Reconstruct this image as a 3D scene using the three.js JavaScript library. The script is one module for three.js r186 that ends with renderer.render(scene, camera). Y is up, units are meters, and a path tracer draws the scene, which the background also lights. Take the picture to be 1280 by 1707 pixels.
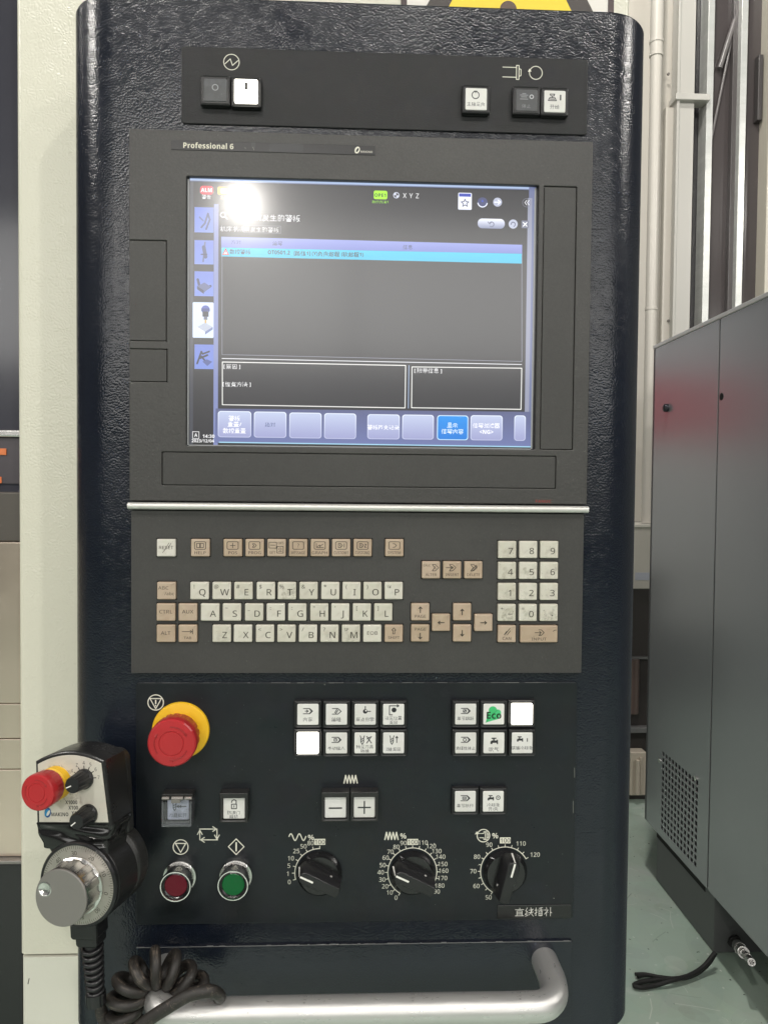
import * as THREE from 'three';
import { RoundedBoxGeometry } from 'three/addons/geometries/RoundedBoxGeometry.js';
import { mergeGeometries, toCreasedNormals } from 'three/addons/utils/BufferGeometryUtils.js';
import { RectAreaLightUniformsLib } from 'three/addons/lights/RectAreaLightUniformsLib.js';

// ---------------------------------------------------------------- camera, light, exposure
const R = Math.PI / 180, EYE = 1.40, DIST = 0.678;      // lens height over the floor, distance from the operator panel
const scene = new THREE.Scene();
const camera = new THREE.PerspectiveCamera(2 * Math.atan(853.5 / 1282) / R, 767 / 1024, 0.02, 80);
camera.position.set(0, EYE, DIST);
camera.rotation.set(-1.7153 * R, -2.4052 * R, 0.5423 * R, 'YXZ');
camera.updateMatrixWorld(true);
const renderer = new THREE.WebGLRenderer({ antialias: true });
renderer.toneMapping = THREE.LinearToneMapping;
renderer.toneMappingExposure = 1.0;
renderer.shadowMap.enabled = true;
RectAreaLightUniformsLib.init();
scene.background = new THREE.Color().setRGB(0.115, 0.115, 0.118);   // the even light of the hall
const LAMPS = [            // high-bay lamps of the hall: x, y, z, candela, bulb radius
  [-0.944, 3.82, 6.0, 10.5, 0.065, 'round hall lamp behind the camera to the left, mirrored in the screen'],
  [2.0, 4.6, 3.2, 13, 0.08, 'round hall lamp high behind the camera to the right'],
  [-1.3, 4.6, 2.6, 13, 0.08, 'round hall lamp high behind the camera to the left'],
  [0.5, 4.7, 3.4, 10, 0.08, 'round hall lamp high behind the camera in the middle'],
  [-4.2, 4.3, 1.2, 22, 0.10, 'round hall lamp far to the left of the panel'],
  [4.4, 4.3, 1.4, 22, 0.10, 'round hall lamp far to the right of the panel'],
  [0.55, 5.0, -1.0, 19, 0.10, 'round hall lamp above the aisle by the grey cabinet'],
];

// ---------------------------------------------------------------- helpers
let seed = 7;
const rnd = () => { seed = (seed + 0x6d2b79f5) | 0; let t = Math.imul(seed ^ (seed >>> 15), 1 | seed); t = (t + Math.imul(t ^ (t >>> 7), 61 | t)) ^ t; return ((t ^ (t >>> 14)) >>> 0) / 4294967296; };
const rr = (a, b) => a + (b - a) * rnd();
const V = (x, y, z) => new THREE.Vector3(x, y, z);
const ray = (px, py) => V((px - 640) / 1282, -(py - 853.5) / 1282, -1).applyQuaternion(camera.quaternion);
// places measured on the photograph, carried to a real plane of the place: z = const, x = const or the floor
const W = (px, py, z) => { const d = ray(px, py); return d.multiplyScalar((z - DIST) / d.z).add(camera.position); };
const WX = (px, py, x) => { const d = ray(px, py); return d.multiplyScalar(x / d.x).add(camera.position); };
const WY = (px, py, y) => { const d = ray(px, py); return d.multiplyScalar((y - EYE) / d.y).add(camera.position); };
const at = (px, py, z = 0) => { const p = W(px, py, z); return [p.x, p.y - EYE]; };   // in the operator panel's own frame
const names = {};
function numbered(n) { const k = names[n] = (names[n] ?? -1) + 1; return k ? n + '_' + String(k).padStart(3, '0') : n; }
function shade(o) { o.castShadow = o.receiveShadow = true; return o; }
function thing(name, label, category, pos = V(0, 0, 0), group) {
  const o = new THREE.Group(); o.name = numbered(name); o.position.copy(pos); scene.add(o);
  o.userData = { label, category }; if (group) o.userData.group = group;
  return o;
}
function part(name, geo, mat, parent, label) {
  if (Array.isArray(geo)) geo = join(geo);
  const m = shade(new THREE.Mesh(geo, mat)); m.name = name; parent.add(m);
  if (label) m.userData.label = label;
  return m;
}
function sub(name, parent, x = 0, y = 0, z = 0, label) { const g = new THREE.Group(); g.name = name; g.position.set(x, y, z); parent.add(g); if (label) g.userData.label = label; return g; }
function join(list) {
  return mergeGeometries(list.map((g) => { g = g.index ? g.toNonIndexed() : g; for (const k of Object.keys(g.attributes)) if (!['position', 'normal', 'uv'].includes(k)) g.deleteAttribute(k); return g; }));
}
function boxUV(g, s = 1) {                     // uv in metres from the dominant side
  if (g.index) g = g.toNonIndexed();
  const p = g.attributes.position, n = g.attributes.normal, uv = new Float32Array(p.count * 2);
  for (let i = 0; i < p.count; i += 3) {
    const a = [0, 0, 0];
    for (let k = 0; k < 3; k++) { a[0] += Math.abs(n.getX(i + k)); a[1] += Math.abs(n.getY(i + k)); a[2] += Math.abs(n.getZ(i + k)); }
    const ax = a.indexOf(Math.max(...a));
    for (let k = 0; k < 3; k++) {
      const x = p.getX(i + k), y = p.getY(i + k), z = p.getZ(i + k), j = (i + k) * 2;
      uv[j] = (ax === 0 ? z : x) * s; uv[j + 1] = (ax === 1 ? z : y) * s;
    }
  }
  g.setAttribute('uv', new THREE.BufferAttribute(uv, 2));
  return g;
}
function planarUV(g, x0, y0, x1, y1) {
  const p = g.attributes.position, uv = new Float32Array(p.count * 2);
  for (let i = 0; i < p.count; i++) { uv[i * 2] = (p.getX(i) - x0) / (x1 - x0); uv[i * 2 + 1] = (p.getY(i) - y0) / (y1 - y0); }
  g.setAttribute('uv', new THREE.BufferAttribute(uv, 2));
  return g;
}
function rrect(x0, y0, x1, y1, r, s = new THREE.Shape()) {
  if (r <= 0) { s.moveTo(x0, y0); s.lineTo(x1, y0); s.lineTo(x1, y1); s.lineTo(x0, y1); s.closePath(); return s; }
  s.moveTo(x0 + r, y0); s.lineTo(x1 - r, y0); s.absarc(x1 - r, y0 + r, r, -Math.PI / 2, 0); s.lineTo(x1, y1 - r); s.absarc(x1 - r, y1 - r, r, 0, Math.PI / 2);
  s.lineTo(x0 + r, y1); s.absarc(x0 + r, y1 - r, r, Math.PI / 2, Math.PI); s.lineTo(x0, y0 + r); s.absarc(x0 + r, y0 + r, r, Math.PI, Math.PI * 1.5);
  return s;
}
// flat plate from z0 to z1 with a small bevel; the shape is drawn at its full size
function extrude(shape, z0, z1, bev = 0.0006, seg = 2, curve = 8) {
  const g = new THREE.ExtrudeGeometry(shape, { depth: z1 - z0 - 2 * bev, bevelEnabled: bev > 0, bevelThickness: bev, bevelSize: bev, bevelOffset: -bev, bevelSegments: seg, curveSegments: curve });
  g.translate(0, 0, z0 + bev);
  return g;
}
function plate(x0, y0, x1, y1, z0, z1, r = 0.002, bev = 0.0006, holes = []) {
  const s = rrect(x0, y0, x1, y1, r); s.holes.push(...holes);
  return planarUV(extrude(s, z0, z1, bev), x0, y0, x1, y1);
}
const hole = (x0, y0, x1, y1, r = 0.0015) => rrect(x0, y0, x1, y1, r, new THREE.Path());
const box = (x0, y0, z0, x1, y1, z1, bev = 0) => { const g = bev ? new RoundedBoxGeometry(x1 - x0, y1 - y0, z1 - z0, 2, bev) : new THREE.BoxGeometry(x1 - x0, y1 - y0, z1 - z0); return g.translate((x0 + x1) / 2, (y0 + y1) / 2, (z0 + z1) / 2); };
// profile [[radius, z], ...] turned about the z axis
function turned(profile, seg = 48, flute) {
  let g = new THREE.LatheGeometry(profile.map(([r, z]) => new THREE.Vector2(Math.max(r, 1e-5), z)), seg);
  g.rotateX(Math.PI / 2);
  if (flute) {
    const p = g.attributes.position;
    for (let i = 0; i < p.count; i++) { const x = p.getX(i), y = p.getY(i), f = flute(Math.atan2(y, x), p.getZ(i), Math.hypot(x, y)); p.setXY(i, x * f, y * f); }
  }
  g = g.toNonIndexed(); g.computeVertexNormals();
  return toCreasedNormals(g, 0.5);
}
function rod(a, b, r, seg = 16, r2 = r) {
  const d = b.clone().sub(a), g = new THREE.CylinderGeometry(r2, r, d.length(), seg);
  g.translate(0, d.length() / 2, 0).applyQuaternion(new THREE.Quaternion().setFromUnitVectors(V(0, 1, 0), d.normalize()));
  return g.translate(a.x, a.y, a.z);
}
const tube = (pts, r, n = 64, k = 12, closed = false, kind = 'centripetal') => new THREE.TubeGeometry(new THREE.CatmullRomCurve3(pts, closed, kind), n, r, k, closed);

// ---------------------------------------------------------------- textures
const wrap = (i, n) => ((i % n) + n) % n;
function lattice(n, s) { const a = new Float32Array(n * n); let t = s * 7919 + 13; for (let i = 0; i < a.length; i++) { t = (Math.imul(t, 1664525) + 1013904223) | 0; a[i] = ((t >>> 8) & 0xffff) / 65535; } return a; }
const lats = {};
function vnoise(u, v, n, s) {                 // value noise, periodic over 0..1, n cells
  const L = lats[n + '_' + s] ??= lattice(n, s), x = u * n, y = v * n, i = Math.floor(x), j = Math.floor(y), fx = x - i, fy = y - j, a = fx * fx * (3 - 2 * fx), b = fy * fy * (3 - 2 * fy);
  const i0 = wrap(i, n), i1 = wrap(i + 1, n), j0 = wrap(j, n) * n, j1 = wrap(j + 1, n) * n;
  return (L[j0 + i0] * (1 - a) + L[j0 + i1] * a) * (1 - b) + (L[j1 + i0] * (1 - a) + L[j1 + i1] * a) * b;
}
function worley(u, v, n, s) {
  const A = lats[n + 'a' + s] ??= lattice(n, s + 50), B = lats[n + 'b' + s] ??= lattice(n, s + 90), x = u * n, y = v * n, i = Math.floor(x), j = Math.floor(y);
  let m = 9, m2 = 9;
  for (let dj = -1; dj <= 1; dj++) for (let di = -1; di <= 1; di++) {
    const k = wrap(j + dj, n) * n + wrap(i + di, n), dx = i + di + A[k] - x, dy = j + dj + B[k] - y, d = dx * dx + dy * dy;
    if (d < m) { m2 = m; m = d; } else if (d < m2) m2 = d;
  }
  return [Math.sqrt(m), Math.sqrt(m2)];
}
function dataTex(n, f, size, srgb = false) {  // f(u, v) -> [r, g, b] 0..1; size in metres per repeat
  const d = new Uint8Array(n * n * 4);
  for (let y = 0; y < n; y++) for (let x = 0; x < n; x++) {
    let c = f((x + 0.5) / n, (y + 0.5) / n); if (!Array.isArray(c)) c = [c, c, c];
    const o = (y * n + x) * 4; for (let k = 0; k < 3; k++) d[o + k] = Math.max(0, Math.min(255, c[k] * 255)); d[o + 3] = 255;
  }
  const t = new THREE.DataTexture(d, n, n); t.wrapS = t.wrapT = THREE.RepeatWrapping; t.magFilter = t.minFilter = THREE.LinearFilter;
  if (srgb) t.colorSpace = THREE.SRGBColorSpace;
  t.repeat.set(1 / size, 1 / size); t.needsUpdate = true;
  return t;
}
function canvas(w, h, draw) {
  const c = document.createElement('canvas'); c.width = w; c.height = h; const g = c.getContext('2d'); draw(g, w, h);
  const t = new THREE.CanvasTexture(c); t.colorSpace = THREE.SRGBColorSpace; t.anisotropy = 8;
  return t;
}
const leather = dataTex(1024, (u, v) => {
  const wu = u + (vnoise(u, v, 64, 1) - 0.5) * 0.006, wv = v + (vnoise(u, v, 64, 2) - 0.5) * 0.006;
  const [a, b] = worley(wu, wv, 132, 3), h = Math.min(1, (b - a) * 1.5), k = 0.3 + 0.7 * vnoise(u, v, 60, 4);
  return 0.1 + k * (0.20 * Math.sqrt(h) + 0.62 * Math.max(0, 1 - a * a * 1.5));
}, 0.27);
const peel = dataTex(512, (u, v) => { const [a, b] = worley(u + (vnoise(u, v, 24, 1) - 0.5) * 0.03, v + (vnoise(u, v, 24, 2) - 0.5) * 0.03, 40, 21); return 0.3 + 0.5 * Math.min(1, (b - a) * 1.3) * (0.4 + 0.6 * vnoise(u, v, 12, 5)) + 0.2 * vnoise(u, v, 20, 7); }, 0.15);
const grain = dataTex(512, (u, v) => 0.5 * vnoise(u, v, 256, 11) + 0.35 * vnoise(u, v, 128, 12) + 0.15 * vnoise(u, v, 40, 13), 0.16);
const wearRough = dataTex(512, (u, v) => { const n = 0.5 * vnoise(u, v, 6, 31) + 0.3 * vnoise(u, v, 17, 32) + 0.2 * vnoise(u, v, 90, 33); return [1, 0.62 + 0.5 * n, 1]; }, 0.45);
const dustMap = dataTex(1024, (u, v) => { const s = vnoise(u, v, 512, 81), k = vnoise(u, v, 9, 82), d = s > 0.968 && vnoise(u, v, 128, 83) > 0.56 ? 0.5 * k : 0, m = 0.03 * (vnoise(u, v, 7, 84) - 0.5); return [0.068 + d + m, 0.088 + d + m, 0.128 + d * 0.9 + m]; }, 0.55, true);
const smudge = dataTex(1024, (u, v) => { const a = 0.5 * vnoise(u, v, 5, 91) + 0.3 * vnoise(u, v, 16, 92) + 0.2 * vnoise(u, v, 60, 93), g = vnoise(u, v, 420, 94), d = g > 0.955 && vnoise(u, v, 60, 95) > 0.6 ? 0.16 * vnoise(u, v, 11, 96) : 0, k = 0.213 + 0.045 * (a - 0.5) + 0.03 * (vnoise(u, v, 512, 97) - 0.5) + d; return [k * 1.015, k, k * 0.965]; }, 0.47, true);
const rep = (t, s) => { const c = t.clone(); c.repeat.set(1 / s, 1 / s); c.needsUpdate = true; return c; };

// ---------------------------------------------------------------- materials
const rgb = (r, g, b) => new THREE.Color().setRGB(r, g, b);
const std = (color, roughness, o = {}) => new THREE.MeshPhysicalMaterial({ color, roughness, ...o });
const M = {
  housing: std(0xffffff, 0.27, { map: dustMap, bumpMap: leather, bumpScale: 0.00025, roughnessMap: wearRough }),
  bezel: std(0xffffff, 0.46, { map: smudge, bumpMap: rep(grain, 0.3), bumpScale: 0.00014 }),
  cover: std(rgb(0.93, 0.93, 0.93), 0.50, { map: smudge, bumpMap: grain, bumpScale: 0.00006 }),
  keyPlate: std(rgb(0.98, 0.98, 0.98), 0.55, { map: smudge, bumpMap: grain, bumpScale: 0.00005 }),
  plateBlack: std(rgb(0.0125, 0.0145, 0.0165), 0.42, { bumpMap: grain, bumpScale: 0.00004 }),
  blackPlastic: std(rgb(0.010, 0.010, 0.011), 0.34),
  blackMatte: std(rgb(0.012, 0.012, 0.012), 0.65),
  blackGloss: std(rgb(0.008, 0.008, 0.0085), 0.2),
  gap: std(rgb(0.004, 0.004, 0.004), 0.8),
  silver: std(rgb(0.62, 0.61, 0.58), 0.42, { metalness: 0.55 }),
  handle: std(rgb(0.60, 0.595, 0.58), 0.38, { metalness: 0.75, bumpMap: rep(grain, 0.1), bumpScale: 0.00006, roughnessMap: rep(wearRough, 0.2) }),
  chrome: std(rgb(0.70, 0.69, 0.67), 0.26, { metalness: 1, roughnessMap: rep(wearRough, 0.05) }),
  satin: std(rgb(0.26, 0.245, 0.23), 0.45, { metalness: 0.6 }),
  cream: std(rgb(0.65, 0.635, 0.53), 0.36, { bumpMap: peel, bumpScale: 0.00055, roughnessMap: wearRough }),
  creamPlain: std(rgb(0.67, 0.66, 0.575), 0.4, { bumpMap: rep(peel, 0.2), bumpScale: 0.0001 }),
  red: std(rgb(0.40, 0.018, 0.022), 0.38, { roughnessMap: rep(wearRough, 0.04) }),
  redDark: std(rgb(0.30, 0.012, 0.014), 0.45),
  yellow: std(rgb(0.80, 0.47, 0.01), 0.45),
  white: std(rgb(0.78, 0.77, 0.72), 0.5),
};
// ---------------------------------------------------------------- hand-drawn strokes for the Chinese lettering (16 x 16 grid, hex digits)
const pl = (s) => s.split(' ').map((q) => { const o = []; for (let i = 0; i + 1 < q.length; i += 2) o.push([parseInt(q[i], 16) / 15, parseInt(q[i + 1], 16) / 15]); return o; });
const fit = (g, x0, y0, x1, y1) => g.map((l) => l.map(([x, y]) => [x0 + x * (x1 - x0), y0 + y * (y1 - y0)]));
const Z = {};
const raw = {
  口: '23e3ed2d23', 日: '42c2ce4e42 48c8', 木: '04f4 808f 852d 85ed', 禾: 'c152 05f5 818f 861d 86ed', 土: '26d6 818e 0efe', 十: '07f7 818f', 大: '05f5 80851f 85ff',
  扌: '05b5 616e3d 0bb8', 亻: 'a138 757f', 讠: '4173 2767676d6dba', 纟: 'a136b71cdb 2fdd', 车: '13e3 7238d8 868f 0bfb', 钅: '8137 25c5 19c9 727edb', 氵: '3163 1646 2e78', 冫: '3253 2d77',
  辶: '4163 1656566c1e 6cfe', 刂: '424b b1be8d', 又: '23d3a92e 44ce', 力: '14e4dcbd 811e', 宀: '8183 2733d3c6', 女: '06f6 714a9cde d62e', 贝: '42c2c9 4249 85841e 9ade', 足: '32c2c63632 868e 8aca 484e 0efd',
  止: '818e 87d7 464e 0efe', 生: '4217 25d5 39c9 818e 0efe', 白: '8163 32c2ce3e32 38c8', 勺: '4116 33d3cd9d 586a', 忄: '717f 3538 a5b7', 阝: '313f 31b186b97a', 言: '7182 03f3 36c6 39c9 3cccce3e3c', 攵: '5127 44e4 c51f 58ef',
  米: '07f7 818f 4263 c2a3 871e 87ee', 心: '3618 575ccc 8687 c6e9', 欠: '6127 54e4d6 871f 88ff', 戋: '15e4 09f8 71acff d32d', 卩: '23d3dc9c 737f', 彳: 'a126 b529 777f', 亍: '23d3 07f7 a7ad7d', 方: '8183 04f4 641f 68d8cd9d',
  角: '5127 54b4 36c6ce 361f 39c9 3ccc', 皿: '25d5de 252e 656e a5ae 0efe', 罒: '23d3db2b23 636b a3ab', 自: '8163 33c3ce3e33 37c7 3aca', 衤: '6183 05c51c 787f a8c9', 卜: '616f 68ba', 立: '8183 26d6 496c c78d 0efe',
  主: '7183 14d4 29c9 848e 0efe', 由: '34c4ce3e34 39c9 808e', 疋: '13d3 838d 88d8 471e 4bfe', 向: '8163 24d4de 242f 67a7ab6b67', 亭: '8182 14e4 46b6b84846 1a0c 1aea 4cbc 8c8f', 开: '12e2 07f7 515b2f b1bf', 台: '8127d6 a3d7 39c9ce3e39',
  内: '24d4de 242f 81874b 87bb', 存: '03f3 713b 484f 68d89b9f7e 5bfb', 扁: '8183 34d4d838 341e 4aeaee 4a4f 7a7f babf', 耳: '42b2b54542 07f7 474f b7bf 4aba 4dbd 2ffe', 原: '12f2 231f 46c6cb4b46 48c8 8b8f 5c4e bcde',
  点: '8187 84d4 37c7cb3b37 1d0f 5d6f 9daf ddef', 归: '323a 615c3f 83d3de7e 88d8', 零: '22d2 0703f3f7 8288 4555 4858 b5c5 b8c8 891c 89fc 6cac 5fae', 殳: '43b3b6e6 4347 29c98c1f 4bff', 直: '04f4 8183 36c6ce3e36 39c9 3bcb 0efe',
  反: '42e1 421c 47d78e3f 59ee', 回: '22e2ed2d22 66a6aa6a66', 手: 'c233 25d5 08f8 828ebe', 云: '23a3 08d8 681d b7de', 俞: '8126 82e6 57b7 2f2979 797e 2b7b aaad d9de', 入: '6283 831e 84fe', 牜: '3127 15b5 616f 1ab8', 寺: '14d4 8187 07f7 09f9 b9be8d 5b6c',
  刀: '23d3cd9d 731e', 具: '41c1cb 414b 44c4 47c7 0bfb 5c2f acdf', 专: '25d5 18e8 7149c96f 7dae', 奂: '6138 53b385 25d5d9 2529 09f9 871f 8aff', 单: '4163 b193 33c3ca3a33 37c7 838f 0cfc', 艹: '06f6 525a b2ba', 兆: '515c1f a1acfdfb 1759 1d5a f4b8 fdba',
  夭: 'd243 08f8 8288 881f 88ff', 先: '7147 44d4 8188 08f8 681d 989dedeb', 丰: '23d3 28d8 0cfc 808f', 气: '5127 43e3 46d6 28b8bcdefc', 令: '8118 82e8 68a8 4bbb9e', 去: '24d4 8188 08f8 681dd9 aadf', 夜: '7182 14e4 5117 474f 86e6af 975b 8aef', 丸: '15b5bcee 621f 477a',
  关: '5173 b193 24d4 08f8 881f 88ff', 公: '6137 a1e7 681dcd aaee', 门: '3153 252f 63d3deae', 臿: 'd132 05f5 828f 47272ecec7a7 2b6b abcb', 空: '8182 1512e2e5 6428 a4e8 3aca 8a8e 1eee', 亏: '23d3 07f7 575acace9f', 各: '6127 53b31a 45ea 4bcbce4e4b',
  圣: '23c33a 44eb 8a8e 4bcb 1eee', 负: '6127 64b495 36c6cc 363c 891f acef', 走: '24d4 8188 07f7 888e 8bdb 591f 4cff', 召: '23d3d69 323 7 39c9ce3e39'.replace('69 323 7 ', '6 731 7 ').replace('d6 731 7', 'd6 7328'), 王: '23d3 28d8 0efe 828e', 灰: '14f4 521f 888f 6668 c6b9 8a5f 8aef',
  复: '6127 43e3 36c6cb3b36 38c8 5c1f 5ddc 5cef', 付: '5137 353f 66f6 c1ce9d 7889', 带: '03f3 4146 8186 c1c6 1707f7f9 393e39c9cd 898f', 重: 'c132 15e5 37c7cb3b37 39c9 838e 3ccc 0efe', 历: '22e2 221f 56d6ccac 841d', 史: '34c4c93934 818a2f 5aef',
  己: '33c3c8388 383ded eb'.replace('8388 383ded eb', '838383eeeeb'), 录: '33c3c8 38c8 0808f8 888e6d 4a5b 2e78 d98b bcee', 业: '626e a2ae 2558 e5b8 0efe', 示: '33c3 07f7 878e6d 4a1d bаee'.replace('bа', 'ba'), 容: '8182 1512e2e5 6428 a4e8 871c 87fc 5bbbbf5f5b',
  寸: '05f5 b1be8d 486a', 虍: '818 5'.replace('818 5', '8185 83d3 25e5e7 251f 58d8'), 犬: '04f4 818 51f'.replace('818 51f', '81851f') + ' 85ff c2d3', 发: '424 6e6'.replace('424 6e6', '4346e6') + ' 721e 69c97d3f 69ef b2d4', 前: '4163 b193 04f4 272e 27777e 2a7a 2c7c a7ac d6decd', 几: '434 b1f'.replace('434 b1f', '43491f') + ' 43b3bdeeec',
  床: '8182 13f3 231f 58e8 959f 964d 99ed', 告: '5127 24d4 8188 07f7 3aсaceзe'.replace('3aсaceзe', '3acace3e3a'), 色: '6127 54b495 37d7dc3c 37 3e ee'.replace('3c 37 3e ee', '3c 373eeeec'), 状: '616f 2356 1b59 85f5 b1b57f b5ff', 兄: '42c2c84842 681e 98'.replace(' 98', ' 989eeeec'), 且: '42c2ce 424e 46c6 4aca 0efe',
  用: '33d3de 331f 37d7 3bdb 838f', 因: '22e2ee2e22 58b8 84854c 88bc', 页: '02f2 35c5cb353b 872e 9ade',
};
for (const k in raw) Z[k] = pl(raw[k]);
const L = (k, a, b, s = 0.42) => { Z[k] = [...fit(Z[a], 0, 0, s, 1), ...fit(Z[b], s, 0, 1, 1)]; };
const T = (k, a, b, s = 0.45) => { Z[k] = [...fit(Z[a], 0, 0, 1, s), ...fit(Z[b], 0, s, 1, 1)]; };
const Q = (k, a) => { Z[k] = [...Z['辶'], ...fit(Z[a], 0.36, 0, 1, 0.8)]; };
for (const [k, a, b, s] of [['轴', '车', '由'], ['停', '亻', '亭', 0.3], ['始', '女', '台'], ['编', '纟', '扁'], ['辑', '车', '耳'], ['设', '讠', '殳'], ['位', '亻', '立', 0.35], ['动', '云', '力', 0.5], ['输', '车', '俞'], ['特', '牜', '寺'],
  ['转', '车', '专'], ['换', '扌', '奂'], ['跳', '足', '兆'], ['跃', '足', '夭'], ['性', '忄', '生', 0.35], ['吹', '口', '欠'], ['冷', '冫', '令', 0.3], ['却', '去', '卩', 0.55], ['液', '氵', '夜', 0.3], ['执', '扌', '丸'], ['行', '彳', '亍'],
  ['松', '木', '公'], ['防', '阝', '方', 0.35], ['锁', '钅', '贝'], ['线', '纟', '戋'], ['插', '扌', '臿'], ['补', '衤', '卜', 0.55], ['报', '扌', '反'], ['控', '扌', '空'], ['信', '亻', '言', 0.32], ['路', '足', '各'], ['径', '彳', '圣', 0.35],
  ['软', '车', '欠'], ['恢', '忄', '灰', 0.32], ['法', '氵', '去', 0.32], ['附', '阝', '付', 0.35], ['记', '讠', '己'], ['的', '白', '勺', 0.5], ['机', '木', '几'], ['况', '冫', '兄', 0.3], ['绝', '纟', '色'], ['对', '又', '寸', 0.5]]) L(k, a, b, s);
T('定', '宀', '疋', 0.35); T('置', '罒', '直', 0.3); T('节', '艹', '卩', 0.4); T('息', '自', '心', 0.6); T('号', '口', '亏'); T('显', '日', '业', 0.5); T('呈', '口', '王'); L('程', '禾', '呈'); T('贲', '十', '贝'); L('喷', '口', '贲', 0.35);
T('觜', '止', '用'); L('嘴', '口', '觜', 0.35); T('泽', '又', '丰', 0.5); L('择', '扌', '泽'); L('贱', '贝', '戋', 0.45); L('溅', '氵', '贱', 0.3); T('刍', '刀', '丰', 0.4); L('解', '角', '刍', 0.5); L('苟', '勺', '攵', 0.5); T('警', '苟', '言', 0.5);
T('娄', '米', '女', 0.5); L('数', '娄', '攵', 0.55); L('超', '走', '召', 0.55); L('吅', '口', '口', 0.5); T('品', '吅', '大', 0.35); T('器', '品', '吅', 0.68); T('虑', '虍', '心', 0.6); L('滤', '氵', '虑', 0.3); Q('返', '反'); Q('选', '先'); Q('过', '寸');
// draw text; Chinese characters from the strokes, others from the font
function han(g, s, x, y, h, color, w = 0.085, sx = 1) {
  g.strokeStyle = g.fillStyle = color; g.lineWidth = h * w * 0.82; g.lineCap = g.lineJoin = 'round'; g.textBaseline = 'middle'; g.textAlign = 'left';
  g.font = (w > 0.1 ? 'bold ' : '') + h * 0.98 + 'px sans-serif';
  const wide = [...s].map((c) => (Z[c] ? h * 1.13 * sx : g.measureText(c).width * sx));
  let p = x - wide.reduce((a, b) => a + b, 0) / 2;
  [...s].forEach((c, i) => {
    if (Z[c]) { g.beginPath(); for (const l of Z[c]) l.forEach(([u, v], k) => g[k ? 'lineTo' : 'moveTo'](p + u * h * sx, y + (v - 0.5) * h)); g.stroke(); }
    else { g.save(); g.translate(p, y); g.scale(sx, 1); g.fillText(c, 0, 0); g.restore(); }
    p += wide[i];
  });
}
function txt(g, s, x, y, h, color, o = {}) { g.fillStyle = color; g.textAlign = o.align ?? 'center'; g.textBaseline = 'middle'; g.font = (o.bold ? 'bold ' : '') + h + 'px sans-serif'; g.save(); g.translate(x, y); g.scale(o.sx ?? 1, 1); g.fillText(s, 0, 0); g.restore(); }
function lines(g, list, color, w) { g.strokeStyle = color; g.lineWidth = w; g.lineCap = 'round'; g.lineJoin = 'round'; g.beginPath(); for (const l of list) l.forEach(([x, y], k) => g[k ? 'lineTo' : 'moveTo'](x, y)); g.stroke(); }
function ring(g, x, y, r, color, w, a0 = 0, a1 = 2 * Math.PI) { g.strokeStyle = color; g.lineWidth = w; g.beginPath(); g.arc(x, y, r, a0, a1); g.stroke(); }
function disc(g, x, y, r, color) { g.fillStyle = color; g.beginPath(); g.arc(x, y, r, 0, 2 * Math.PI); g.fill(); }
function tri(g, pts, color) { g.fillStyle = color; g.beginPath(); pts.forEach(([x, y], k) => g[k ? 'lineTo' : 'moveTo'](x, y)); g.closePath(); g.fill(); }
function rbx(g, x, y, w, h, r, color) { g.fillStyle = color; g.beginPath(); g.moveTo(x + r, y); g.arcTo(x + w, y, x + w, y + h, r); g.arcTo(x + w, y + h, x, y + h, r); g.arcTo(x, y + h, x, y, r); g.arcTo(x, y, x + w, y, r); g.closePath(); g.fill(); }
function specks(g, w, h, n, color, a, b) { for (let i = 0; i < n; i++) { g.globalAlpha = rr(0.25, 0.9); g.fillStyle = color; const r = rr(a, b); g.beginPath(); g.ellipse(rnd() * w, rnd() * h, r, r * rr(0.4, 1), rnd() * 3, 0, 7); g.fill(); } g.globalAlpha = 1; }
function mottle(g, w, h, n, colors, a, b, alpha) { for (let i = 0; i < n; i++) { g.globalAlpha = alpha * rnd(); g.fillStyle = colors[i % colors.length]; g.beginPath(); g.ellipse(rnd() * w, rnd() * h, rr(a, b), rr(a, b), rnd() * 3, 0, 7); g.fill(); } g.globalAlpha = 1; }
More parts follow.
